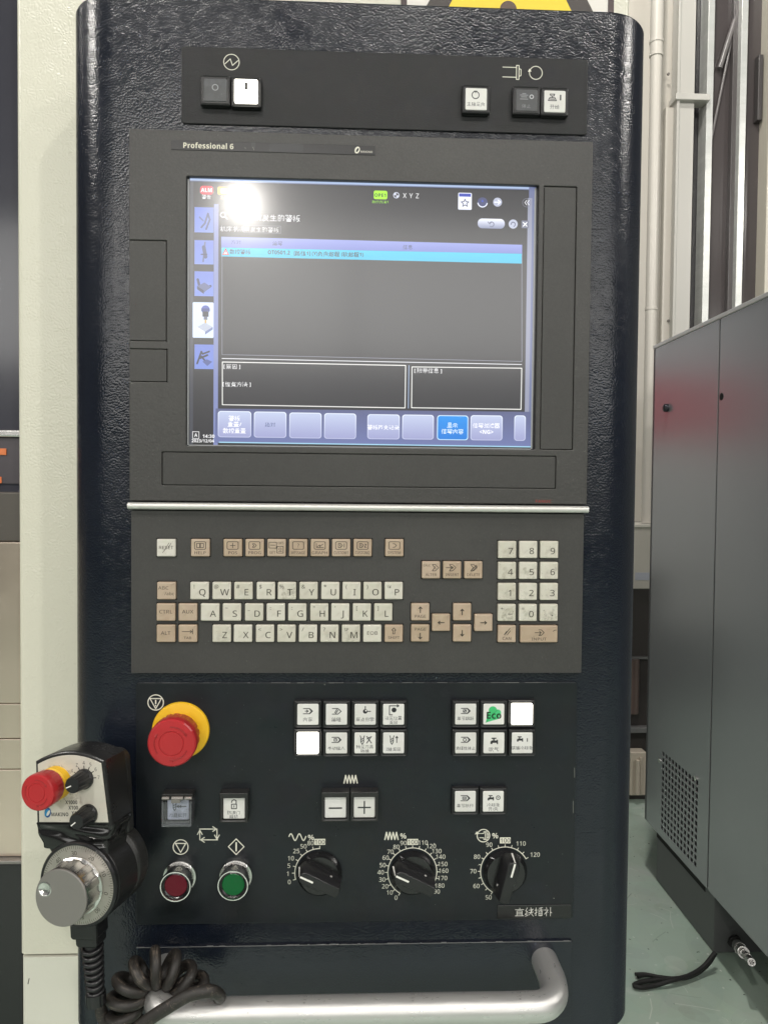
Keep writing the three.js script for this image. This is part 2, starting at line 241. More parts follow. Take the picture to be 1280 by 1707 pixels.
// ---------------------------------------------------------------- the operator panel
const panel = thing('operator_panel', 'tall black leather-grained machine control panel with screen, keyboard and rows of buttons', 'control panel', V(0, EYE, 0));
{ // housing: upright sheet-metal box with rolled front edges
  const x0 = -0.2515, x1 = 0.2668, y0 = -0.4950, y1 = 0.4205, r = 0.046, back = -0.115, path = [];
  const add = (x, z, nx, nz) => path.push([x, z, nx, nz]);
  add(x0, back, -1, 0);
  for (let i = 0; i <= 16; i++) { const a = Math.PI - (i / 16) * Math.PI / 2; add(x0 + r + r * Math.cos(a), -r + r * Math.sin(a), Math.cos(a), Math.sin(a)); }
  for (let i = 0; i <= 16; i++) { const a = Math.PI / 2 - (i / 16) * Math.PI / 2; add(x1 - r + r * Math.cos(a), -r + r * Math.sin(a), Math.cos(a), Math.sin(a)); }
  add(x1, back, 1, 0);
  const b = 0.0022, rows = [[y0, b, -1], [y0 + b * 0.3, b * 0.3, -0.7], [y0 + b, 0, 0], [y1 - b, 0, 0], [y1 - b * 0.3, b * 0.3, 0.7], [y1, b, 1]], pos = [], nor = [], uv = [], idx = [];
  let s = 0;
  path.forEach(([x, z, nx, nz], i) => {
    if (i) s += Math.hypot(x - path[i - 1][0], z - path[i - 1][1]);
    for (const [y, inset, ny] of rows) { pos.push(x - nx * inset, y, z - nz * inset); const n = V(nx * (1 - Math.abs(ny) * 0.9), ny, nz * (1 - Math.abs(ny) * 0.9)).normalize(); nor.push(n.x, n.y, n.z); uv.push(s, y); }
  });
  const m = rows.length;
  for (let i = 0; i + 1 < path.length; i++) for (let j = 0; j + 1 < m; j++) { const a = i * m + j, c = a + m; idx.push(a, c, a + 1, c, c + 1, a + 1); }
  const side = new THREE.BufferGeometry();
  side.setAttribute('position', new THREE.Float32BufferAttribute(pos, 3)); side.setAttribute('normal', new THREE.Float32BufferAttribute(nor, 3)); side.setAttribute('uv', new THREE.Float32BufferAttribute(uv, 2)); side.setIndex(idx);
  const sh = new THREE.Shape(path.map(([x, z, nx, nz]) => new THREE.Vector2(x - nx * b, z - nz * b)));
  const top = new THREE.ShapeGeometry(sh).rotateX(Math.PI / 2).translate(0, y1, 0).scale(1, 1, 1), bot = top.clone().translate(0, y0 - y1, 0);
  const flip = (g) => { const a = g.index.array; for (let i = 0; i < a.length; i += 3) { const t = a[i]; a[i] = a[i + 1]; a[i + 1] = t; } g.computeVertexNormals(); return g; };
  flip(top);
  const rear = box(x0 + 0.002, y0 + 0.002, back - 0.004, x1 - 0.002, y1 - 0.002, back);
  part('housing', [side, boxUV(top), boxUV(bot), boxUV(rear)], M.housing, panel);
}
const [TPx0, TPy0] = [-0.1485, 0.3120], [TPx1, TPy1] = [0.2032, 0.3772];
// a canvas laid over a plate: pixel of the photograph -> pixel of the canvas
const over = (x0, y0, x1, y1, z, w, h) => (px, py) => { const [x, y] = at(px, py, z); return [(x - x0) / (x1 - x0) * w, (y1 - y) / (y1 - y0) * h]; };
const INK = '#dcdacb';
{ // upper switch plate
  const w = 1408, h = 262, k = w / (TPx1 - TPx0), p = over(TPx0, TPy0, TPx1, TPy1, 0.002, w, h), mm = k / 1000;
  const t = canvas(w, h, (g) => {
    g.fillStyle = '#1c1d1e'; g.fillRect(0, 0, w, h); mottle(g, w, h, 260, ['#232425', '#17181a'], 6, 60, 0.25); specks(g, w, h, 90, '#8b8b88', 0.3, 0.9);
    let [x, y] = p(386, 103); ring(g, x, y, 6.6 * mm, INK, 0.75 * mm);
    lines(g, [[[x - 5.5 * mm, y + 1.6 * mm], [x - 1 * mm, y - 2.6 * mm], [x + 0.9 * mm, y + 2.8 * mm], [x + 5.5 * mm, y - 1.4 * mm]]], INK, 0.75 * mm);
    [x, y] = p(853, 120);
    lines(g, [[[x - 8 * mm, y - 4.2 * mm], [x + 4 * mm, y - 4.2 * mm]], [[x - 8 * mm, y + 4.2 * mm], [x + 4 * mm, y + 4.2 * mm]], [[x + 4 * mm, y - 6 * mm], [x + 6.2 * mm, y - 6 * mm], [x + 6.2 * mm, y + 6 * mm], [x + 4 * mm, y + 6 * mm], [x + 4 * mm, y - 6 * mm]], [[x + 6.2 * mm, y - 3.4 * mm], [x + 8 * mm, y - 2.6 * mm], [x + 8 * mm, y + 2.6 * mm], [x + 6.2 * mm, y + 3.4 * mm]]], INK, 0.75 * mm);
    [x, y] = p(893, 121); ring(g, x, y, 5.6 * mm, INK, 0.75 * mm); tri(g, [[x - 7.2 * mm, y - 0.6 * mm], [x - 3.8 * mm, y - 1 * mm], [x - 5.6 * mm, y - 3.6 * mm]], INK);
  });
  const m = std(0xffffff, 0.5, { map: t, bumpMap: rep(grain, 0.5), bumpScale: 0.00012, specularIntensity: 0.6 });
  part('upper_switch_plate', plate(TPx0, TPy0, TPx1, TPy1, -0.001, 0.0016, 0.003, 0.0006), m, panel, 'black upper plate with the power and spindle switches');
}
// ---- monitor unit
const MX0 = -0.1912, MX1 = 0.2072, MY0 = -0.0120, MY1 = 0.3040, MZ = 0.007;
const [SX0, SY1] = at(311, 293.5, MZ), [SX1, SY0] = [at(899, 309, MZ)[0] - 0.0004, at(600, 746.6, MZ)[1]];
const LC = [[at(278, 401, MZ), at(278, 569, MZ)], [at(279, 582, MZ), at(279, 637, MZ)]], RC = [at(906.5, 310, MZ), at(951.5, 750, MZ)], BC = [at(270, 753, MZ), at(926, 815, MZ)];
const RX1 = at(961.5, 312, MZ)[0];
{
  const mon = sub('monitor', panel, 0, 0, 0, 'grey monitor unit with large colour screen and blank covers');
  const s = new THREE.Shape();
  s.moveTo(MX0, MY0); s.lineTo(MX1, MY0); s.lineTo(MX1, MY1); s.lineTo(MX0, MY1);
  for (const [a, b] of LC) { s.lineTo(MX0, a[1]); s.lineTo(a[0], a[1]); s.lineTo(a[0], b[1]); s.lineTo(MX0, b[1]); }
  s.closePath();
  const rcv = [RC[0][0], RC[1][1], RX1, RC[0][1]], bcv = [BC[0][0], BC[1][1], BC[1][0], BC[0][1]];
  s.holes.push(hole(SX0, SY0, SX1, SY1, 0.0012), hole(...rcv, 0.001), hole(...bcv, 0.001));
  part('bezel', [boxUV(extrude(s, 0, MZ, 0.0007))], M.bezel, mon);
  const cover = (x0, y0, x1, y1, dz) => part('blank_cover', boxUV(plate(x0, y0, x1, y1, 0, MZ + dz, 0.0008, 0.0004)), M.cover, mon);
  const g = 0.00045;
  cover(rcv[0] + g, rcv[1] + g, rcv[2] - g, rcv[3] - g, -0.0006); cover(bcv[0] + g, bcv[1] + g, bcv[2] - g, bcv[3] - g, -0.0006);
  for (const [a, b] of LC) cover(MX0 + 0.0001, b[1] + g, a[0] - g, a[1] - g, -0.0003);
  part('backing', box(MX0 + 0.002, MY0 + 0.002, -0.001, MX1 - 0.002, MY1 - 0.002, 0.0012), M.gap, mon);
  // name strip
  const [nx0, ny1] = at(286, 233.8, MZ), [nx1, ny0] = at(625, 258.3, MZ), w = 1024, h = Math.round(w * 0.0085 / (nx1 - nx0));
  const ys = (ny0 + ny1) / 2 - 0.0002, sh = 0.0040;
  const nt = canvas(w, Math.round(w * 2 * sh / (nx1 - nx0)), (c, cw, ch) => {
    c.fillStyle = '#18181a'; c.fillRect(0, 0, cw, ch); c.fillStyle = '#232427'; c.fillRect(cw * 0.48, ch * 0.05, cw * 0.165, ch * 0.85); c.fillStyle = '#2c2c2e'; c.fillRect(cw * 0.39, 0, cw * 0.02, ch * 0.6);
    specks(c, cw * 0.5, ch, 26, '#77756c', 0.5, 1.6); lines(c, [[[cw * 0.398, ch * 0.5], [cw * 0.404, ch * 0.8]], [[cw * 0.36, ch * 0.55], [cw * 0.362, ch * 0.7]]], '#8d8a80', 2);
    txt(c, 'Professional 6', cw * 0.18, ch * 0.5, ch * 0.80, '#cfcbb9', { bold: true });
    c.save(); c.translate(cw * 0.912, ch * 0.5); c.rotate(0.35); c.fillStyle = '#d6d3c4'; c.beginPath(); c.ellipse(0, 0, ch * 0.27, ch * 0.38, 0, 0, 7); c.fill(); c.fillStyle = '#18181a'; c.beginPath(); c.ellipse(ch * 0.02, 0, ch * 0.11, ch * 0.24, 0.2, 0, 7); c.fill(); c.restore();
    txt(c, 'MAKINO', cw * 0.958, ch * 0.66, ch * 0.32, '#b9b6a9', { bold: true });
  });
  part('name_strip', plate(nx0, ys - sh, nx1, ys + sh, MZ - 0.001, MZ + 0.0004, 0.0002, 0.0002), std(0xffffff, 0.35, { map: nt }), mon, 'narrow black strip with the product lettering and maker mark');
  const [fx, fy] = at(905, 835.5, MZ);
  const ft = canvas(256, 64, (c) => { c.fillStyle = '#3e3a35'; c.fillRect(0, 0, 256, 64); txt(c, 'FANUC', 128, 34, 54, '#7d1f1c', { bold: true, sx: 1.3 }); });
  part('maker_badge', plate(fx - 0.0078, fy - 0.0020, fx + 0.0078, fy + 0.0020, MZ - 0.001, MZ + 0.0003, 0.0003, 0.0001), std(0xffffff, 0.45, { map: ft }), mon, 'tiny badge with red lettering');
  part('trim_bar', [rod(V(-0.1918, -0.0165, 0.0085), V(0.2078, -0.0165, 0.0085), 0.0030, 20), box(-0.1915, -0.0195, 0, 0.2075, -0.0135, 0.0085)], M.silver, mon, 'silver bar under the monitor');

  // ---- screen
  const SZ = 0.0028, SW = 1536, SH = Math.round(SW * (SY1 - SY0) / (SX1 - SX0)), p = over(SX0, SY0, SX1, SY1, SZ, SW, SH), e = SW / 588;
  const draw = (c) => {
    const rect = (x0, y0, x1, y1, col) => { const a = p(x0, y0), b = p(x1, y1); c.fillStyle = col; c.fillRect(a[0], a[1], b[0] - a[0], b[1] - a[1]); };
    const rb = (x0, y0, x1, y1, r, col) => { const a = p(x0, y0), b = p(x1, y1); rbx(c, a[0], a[1], b[0] - a[0], b[1] - a[1], r * e, col); };
    const grad = (x0, y0, x1, y1, c0, c1, r = 0) => { const a = p(x0, y0), b = p(x1, y1), q = c.createLinearGradient(0, a[1], 0, b[1]); q.addColorStop(0, c0); q.addColorStop(1, c1); if (r) rbx(c, a[0], a[1], b[0] - a[0], b[1] - a[1], r * e, q); else { c.fillStyle = q; c.fillRect(a[0], a[1], b[0] - a[0], b[1] - a[1]); } };
    const H = (s, x, y, h, col, w) => { const a = p(x, y); han(c, s, a[0], a[1], h * e, col, w); };
    const TX = (s, x, y, h, col, o) => { const a = p(x, y); txt(c, s, a[0], a[1], h * e, col, o); };
    const LN = (pts, col, w) => lines(c, [pts.map(([x, y]) => p(x, y))], col, w * e);
    const RG = (x, y, r, col, w, a0, a1) => { const a = p(x, y); ring(c, a[0], a[1], r * e, col, w * e, a0, a1); };
    const DS = (x, y, r, col) => { const a = p(x, y); disc(c, a[0], a[1], r * e, col); };
    c.fillStyle = '#0c0c0f'; c.fillRect(0, 0, SW, SH);
    rect(317, 302, 884, 743, '#1d1d23');
    grad(317, 302, 886, 312, '#6f7ca6', '#33364a'); rect(317, 300.5, 889, 302.5, '#a9bcdc');
    rect(317, 302, 322, 741, '#3a3d47');
    rect(881.5, 312, 886.5, 745, '#646d95'); rect(879.5, 330, 880.5, 745, '#8c90a6');
    rect(357, 340, 363.5, 742, '#7983b4');
    // top line
    rb(334, 309.5, 356, 324.5, 5, '#e0243c'); TX('ALM', 345, 317, 9, '#ffffff', { bold: true }); H('警告', 345, 328, 7, '#f4f4f4', 0.12);
    rb(363, 311, 385, 325, 3, '#f0b428'); rb(368, 313, 378, 323, 2, '#f7e2a0'); H('操作'.replace('操作', '主轴'), 374, 329, 6, '#e0c080', 0.1);
    rb(623, 317.5, 645.5, 332.5, 3, '#a8f016'); TX('OPE1', 634, 325.2, 8.5, '#234a08', { bold: true }); H('执行方式1'.replace('式', '法'), 634, 336.5, 5.4, '#8fe01a', 0.14);
    RG(660.5, 325.5, 4.6, '#c9cede', 1.4); DS(658.6, 323.6, 2.2, '#c9cede'); DS(662.4, 327.4, 2.2, '#c9cede');
    TX('X', 674.5, 326, 11, '#f0f0f0'); TX('Y', 685, 326.4, 11, '#f0f0f0'); TX('Z', 695.5, 326.7, 11, '#f0f0f0');
    rb(763.5, 321, 786, 350, 2, '#e9edfa'); rect(765, 322.5, 784.5, 328, '#2b3fae');
    const star = []; for (let i = 0; i <= 10; i++) { const a = -Math.PI / 2 + i * Math.PI / 5, r = i % 2 ? 3 : 6.6; star.push([774.8 + r * Math.cos(a), 338.6 + r * Math.sin(a)]); } LN(star, '#1d2140', 1.1);
    DS(804, 337.5, 8.6, '#38406e'); RG(804, 337, 8, '#e4e8f6', 2, 0.25, 2.9); TX('+', 804, 335, 9, '#3c5ad8', { bold: true });
    DS(829, 337, 7.6, '#b3b8cc'); LN([[824, 337], [833.5, 337]], '#f4f6ff', 1.6); LN([[830, 333.5], [833.8, 337], [830, 340.5]], '#f4f6ff', 1.6);
    LN([[877.5, 334], [874.5, 337.8], [877.5, 341.6]], '#e8e8ee', 1.3); LN([[881.5, 334], [878.5, 337.8], [881.5, 341.6]], '#e8e8ee', 1.3); RG(877.5, 338, 7, '#77788a', 0.8);
    // window head
    grad(796, 364, 841, 381.5, '#f2f5ff', '#8088a6', 7.5); RG(819, 374, 4, '#6f7690', 1.6, -2.4, 2.2); LN([[813, 370], [816, 373.5], [819, 370]], '#6f7690', 1.4);
    DS(855, 373.5, 7.8, '#b8bed2'); RG(855, 374, 3.6, '#5c6280', 1.5, -3.2, 1.2); rb(869, 367.5, 881, 380.5, 1, '#70748a'); LN([[871.8, 370.8], [877.8, 377]], '#ffffff', 1.6); LN([[877.8, 370.8], [871.8, 377]], '#ffffff', 1.6);
    RG(372, 358, 4, '#e0e4f0', 1.3); LN([[375, 361], [379, 365]], '#e0e4f0', 1.6); H('当前发生的警报'.slice(1), 463, 363.2, 11.4, '#f4f4f6', 0.1); H('目前'.slice(1), 421, 361.5, 11.4, '#f4f4f6', 0.1);
    H('机床状况', 388, 381.5, 9, '#d8d8de', 0.1); H('前发生的警报', 437, 382.6, 8.6, '#f4f4f6', 0.1); LN([[407, 375.5], [468, 377], [468, 389], [407, 387.5], [407, 375.5]], '#8d8f9c', 0.7);
    // list
    const band = (x0, y0, x1, y1, X1, Y0, Y1, c0, c1) => { const P = [[x0, y0], [X1, Y0], [X1, Y1], [x1, y1]].map(([a, b]) => p(a, b)), q = c.createLinearGradient(0, P[0][1], 0, P[2][1]); q.addColorStop(0, c0); q.addColorStop(1, c1); tri(c, P, q); };
    band(369, 394.5, 369, 412.5, 870, 408, 423, '#8f9ad8', '#747ec4'); H('分类'.replace('分类', '方对'), 394, 403.4, 7.5, '#3f4680', 0.1); H('编号', 463, 405.5, 7.5, '#3b4168', 0.1); H('信息', 680, 412, 7.5, '#3b4168', 0.1);
    band(369, 412.5, 369, 427.5, 870, 423, 439.5, '#35bfe0', '#2fb4d8');
    tri(c, [p(376.5, 413.4), p(382.3, 425), p(370.7, 425)], '#c8323e'); tri(c, [p(376.5, 417), p(380, 423.6), p(373, 423.6)], '#f3e4e6'); TX('!', 376.5, 421, 6, '#222', { bold: true });
    H('数控警报', 401, 419.6, 7.8, '#123a56', 0.12); TX('OT0501.2', 465, 421, 8.6, '#0a1420', { bold: true }); H('[路径1] (Y)负向超程 (软超程1)', 548, 423.2, 8.2, '#14303c', 0.12);
    LN([[370.5, 413], [370.5, 591], [869.5, 602.5], [869.5, 424]], '#9093a4', 0.9);
    LN([[370.5, 597.6], [869, 607.6]], '#e4e6ea', 1.4);
    LN([[371, 603.4], [676, 609.2], [675, 680], [371, 674.6], [371, 603.4]], '#efefea', 1.6); LN([[681.5, 609.3], [680.5, 680.3]], '#9fb4d6', 1.4);
    LN([[686.7, 611.6], [869.3, 613.8], [868, 682.4], [685.8, 679.6], [686.7, 611.6]], '#efefea', 1.6);
    H('[ 原因 ]', 387, 610.8, 8.4, '#f2f2f2', 0.12); H('[ 恢复方法 ]', 395, 640.4, 8.4, '#f2f2f2', 0.12); H('[ 附带信息 ]', 713.5, 617.8, 8.4, '#f2f2f2', 0.12);
    // soft keys
    band(360, 681, 358, 738, 884, 686.5, 745.5, '#555c84', '#6a74a6');
    const key = (x0, y0, x1, y1, blue) => { grad(x0, y0, x1, y1, blue ? '#d7ecfa' : '#e6edfa', blue ? '#bfe2f6' : '#b9bedc', 5); grad(x0 + 1.4, y0 + 1.4, x1 - 1.4, y1 - 1.4, blue ? '#0e8fe6' : '#bcc6e2', blue ? '#0a78d4' : '#9a9ec8', 4); };
    key(363.5, 685, 419, 729.5); key(423.5, 686, 477.5, 730); key(482.5, 687.5, 536, 731); key(540.5, 688.6, 593.5, 732); key(612.5, 690.3, 666, 732.6); key(670.3, 691, 722.7, 733); key(728.5, 692, 780, 734, true); key(784.2, 692, 837, 734.5); key(857, 692.3, 875.5, 735);
    H('警报', 391.5, 697, 8.6, '#fafaff', 0.13); H('重置/', 391.5, 707.2, 8.6, '#fafaff', 0.13); H('数控重置', 391.5, 718, 8.6, '#fafaff', 0.13); H('绝对', 451, 707.6, 8, '#5f6a96', 0.1); H('警报历史记录', 639.3, 712.2, 8, '#fafaff', 0.13);
    H('显示', 754.3, 708.5, 8.4, '#fafaff', 0.13); H('信号内容', 754.3, 719, 8.4, '#fafaff', 0.13); H('信号过滤器', 810.5, 709.4, 8.2, '#fafaff', 0.13); TX('<NG>', 810.5, 720, 9.4, '#fafaff', { bold: true });
    LN([[366, 737.2], [884, 745]], '#9fd0e6', 2);
    LN([[321.5, 719.5], [332, 719.7], [332, 731], [321.5, 730.8], [321.5, 719.5]], '#f2f2f2', 1); TX('A', 326.8, 725.6, 8, '#f2f2f2', { bold: true }); TX('14:30', 348, 727, 8.2, '#f2f2f2', { bold: true }); TX('2023/12/04', 338.6, 735.3, 7.2, '#f2f2f2', { bold: true });
    // side tiles
    for (const [y0, y1] of [[345, 388], [400, 441], [452, 494], [574, 615.5]]) grad(324.5, y0, 356.4, y1, '#6478c8', '#6f86d2');
    rb(321.5, 503.5, 356.4, 563.5, 2, '#cfe0f6');
    LN([[336, 379], [342, 372], [347, 356], [350, 366], [344, 382]], '#3e4670', 3); LN([[333, 362], [339, 368]], '#48527e', 2);
    LN([[342, 404], [339, 436]], '#4c5478', 2.4); LN([[340, 412], [343, 428]], '#3c4468', 6); LN([[336, 424], [345, 424]], '#2c3358', 2);
    LN([[330, 466], [333, 478], [344, 482], [351, 477]], '#2e3556', 4); tri(c, [p(329, 477), p(341, 471), p(352, 478), p(340, 488)], '#545d88'); tri(c, [p(329, 477), p(340, 484), p(340, 490), p(329, 482)], '#2c3250');
    DS(343, 516, 7, '#4a58a8'); rect(336, 514, 350, 519, '#333f80'); rect(338, 519, 348, 528, '#1f2233'); rect(340, 528, 346, 533, '#60657a'); rect(341.5, 533, 344.5, 547, '#c8a050'); tri(c, [p(329, 545), p(342, 538), p(355, 545), p(342, 553)], '#aeb6c8'); tri(c, [p(329, 545), p(342, 553), p(342, 558), p(329, 549)], '#e6ecf6'); tri(c, [p(355, 545), p(342, 553), p(342, 558), p(355, 549)], '#6c7aa6');
    LN([[329, 606], [336, 586], [338, 590], [349, 586]], '#14182c', 2.6); LN([[334, 597], [346, 592]], '#14182c', 3); LN([[336, 594], [341, 600]], '#14182c', 2.6); tri(c, [p(338, 603), p(345, 599), p(354, 603), p(346, 610)], '#43528e');
  };
  const st = canvas(SW, SH, draw);
  const sm = std(rgb(0.012, 0.012, 0.014), 0.3, { specularIntensity: 0.9, emissive: 0xffffff, emissiveMap: st, emissiveIntensity: 1.15, clearcoat: 0.62, clearcoatRoughness: 0.12, ior: 1.6 });
  part('screen', planarUV(new THREE.PlaneGeometry(SX1 - SX0 - 0.0002, SY1 - SY0 - 0.0002).translate((SX0 + SX1) / 2, (SY0 + SY1) / 2, SZ), SX0, SY0, SX1, SY1), sm, mon, 'lit touch screen with an alarm list and a row of soft keys');
  const film = [box(SX0 + 0.0004, SY0 + 0.001, SZ, SX0 + 0.0016, SY1 - 0.001, SZ + 0.0006), box(SX1 - 0.0030, SY0 + 0.001, SZ, SX1 - 0.0018, SY1 - 0.001, SZ + 0.0006), box(SX0 + 0.0016, SY0 + 0.0004, SZ, SX1 - 0.003, SY0 + 0.0013, SZ + 0.0006)];
  part('screen_film_edge', film, std(rgb(0.30, 0.31, 0.32), 0.4, { metalness: 0.3 }), mon);
}
// ---- keyboard
const KX0 = -0.1903, KX1 = 0.2055, KY0 = -0.1622, KY1 = -0.0207, KZ = 0.0045;
{
  const tan = '#c9ad90', pale = '#d9d5c6', ink = '#2f2a23';
  const A = (x, y, d) => { const [u, v] = [[0, -1], [1, 0], [0, 1], [-1, 0]][d]; return [[[x - u * 20, y - v * 20], [x + u * 20, y + v * 20]], [[x + u * 8 - v * 10, y + v * 8 - u * 10], [x + u * 20, y + v * 20], [x + u * 8 + v * 10, y + v * 8 + u * 10]]]; };
  const frame = [[[34, 22], [94, 22], [100, 28], [100, 68], [94, 74], [34, 74], [28, 68], [28, 28], [34, 22]]];
  const icon = { HELP: [[[42, 34], [62, 34], [62, 62], [42, 62], [42, 34]], [[66, 34], [86, 34], [86, 62], [66, 62], [66, 34]]], POS: [[[64, 32], [64, 64]], [[48, 48], [80, 48]]], PROG: [[[50, 36], [64, 36], [76, 48], [64, 60], [50, 60], [60, 48], [50, 36]]], MESSAGE: [], GRAPH: [[[42, 62], [42, 34]], [[42, 62], [88, 62]], [[48, 56], [64, 44], [64, 56], [84, 38]]], CUSTOM1: [[[46, 34], [60, 34], [72, 48], [60, 62], [46, 62], [46, 34]], [[54, 42], [60, 54]], [[84, 36], [84, 60]]], CUSTOM2: [[[44, 34], [58, 34], [70, 48], [58, 62], [44, 62], [44, 34]], [[52, 42], [58, 54]], [[76, 38], [88, 40], [76, 60], [90, 60]]], SYSTEM: [[[54, 36], [66, 36], [78, 48], [66, 60], [54, 60]]] };
  const keys = [];
  const row = (y, list) => list.forEach(([n, x, k = 'l', yy, w]) => keys.push({ n, x, y: yy ?? y, k, w: w ?? 30.4 }));
  row(912.8, [['RESET', 278.4, 'p'], ['HELP', 335, 'f'], ['POS', 389, 'f'], ['PROG', 425.3, 'f'], ['SET', 461.6, 'f'], ['MESSAGE', 497.5, 'f'], ['GRAPH', 533.4, 'f'], ['CUSTOM1', 568.8, 'f'], ['CUSTOM2', 604.4, 'f'], ['SYSTEM', 657, 'f']]);
  row(949.6, [['ALTER', 717.8, 'f'], ['INSERT', 752.8, 'f'], ['DELETE', 788, 'f']]);
  const ups = { Q: '!', W: '@', E: '#', R: '$', T: '%', Y: '&', U: '*', I: '(', O: ')', P: '\\¥', S: '~', D: '_', F: ':', G: ':', H: '"', J: "'", K: '[', L: ']', C: '<', V: '>', B: '/', N: '?', M: 'SP', '−': '+', 0: '=', '.': ',' };
  row(984.2, [['ABC/abc', 278.8, 'f'], ['Q', 333.8], ['W', 370.6], ['E', 406.6], ['R', 443.8], ['T', 478.8], ['Y', 514.7], ['U', 550.8], ['I', 586], ['O', 620.8], ['P', 655.9]]);
  row(1019.8, [['CTRL', 278, 'f'], ['AUX', 314.4, 'f'], ['A', 351.3], ['S', 387.5], ['D', 424.4], ['F', 460.3], ['G', 496], ['H', 532.5], ['J', 567.3], ['K', 603], ['L', 638.6]]);
  row(1055.2, [['ALT', 278, 'f'], ['TAB', 314.4, 'f'], ['Z', 370.6], ['X', 405.8], ['C', 442.4], ['V', 478], ['B', 513.8], ['N', 549.4], ['M', 585], ['EOB', 620.4, 'p'], ['SHIFT', 656, 'f']]);
  row(0, [['PAGE UP', 700, 'f', 1019.4], ['left arrow', 734.4, 'f', 1037], ['up arrow', 769.4, 'f', 1019.4], ['right arrow', 804.8, 'f', 1037.2], ['PAGE DOWN', 699.8, 'f', 1054.6], ['down arrow', 769.4, 'f', 1054.6]]);
  [['7', '8', '9'], ['4', '5', '6'], ['1', '2', '3'], ['−', '0', '.']].forEach((r, j) => r.forEach((n, i) => keys.push({ n, x: [844.2, 879.2, 914][i] - j * 0.25, y: 915.8 + j * 34.9, k: 'n', w: 30.4 })));
  keys.push({ n: 'CAN', x: 843.6, y: 1055.8, k: 'f', w: 30.4 }, { n: 'INPUT', x: 896.8, y: 1056, k: 'f', w: 63.5 });
  const cols = 10, rows = 9, C = 128;
  let cell = 0;
  for (const k of keys) { k.cell = cell; cell += k.w > 40 ? 2 : 1; if (k.w < 40) continue; }
  const worn = { T: 1, 5: 0.7, 4: 0.45, 1: 0.5, 2: 0.4, '−': 0.9, '.': 0.9, 0: 0.5, 7: 0.4, M: 0.6, N: 0.3, '3': 0.4, X: 0.25, Z: 0.3, RESET: 0.1, 6: 0.4, 9: 0.3, E: 0.2 };
  const t = canvas(cols * C, rows * C, (g) => {
    g.fillStyle = pale; g.fillRect(0, 0, cols * C, rows * C);
    for (const k of keys) {
      g.save(); g.translate((k.cell % cols) * C, Math.floor(k.cell / cols) * C); g.beginPath(); const cw = k.w > 40 ? 2 * C : C; g.rect(0, 0, cw, C); g.clip();
      const f = k.k === 'f';
      g.fillStyle = f ? ['#bfaa92', '#c2ae98', '#b9a48c'][k.cell % 3] : k.n === 'RESET' ? '#dfdbd0' : ['#d9d5c6', '#d4d0c0', '#dcd8ca'][k.cell % 3]; g.fillRect(0, 0, cw, C);
      mottle(g, cw, C, 22, f ? ['#ae987f', '#cdbaa4'] : ['#c6c1ae', '#e2dfd3'], 5, 34, 0.18);
      if (worn[k.n]) { g.save(); g.translate(34, 40); mottle(g, 82, 80, 60, ['#6f6a58', '#8b8672', '#59564a'], 2, 15, 0.2 * worn[k.n]); g.restore(); specks(g, cw, C, 30 * worn[k.n], '#4d4a3e', 0.6, 2); }
      if (f && rnd() < 0.3) specks(g, cw, C, 6, '#8a6f50', 0.6, 2);
      const small = (s, x, y, h, sx = 1.05) => txt(g, s, x, y, h, ink, { sx }), ln = (l, w = 4.2) => lines(g, l, ink, w);
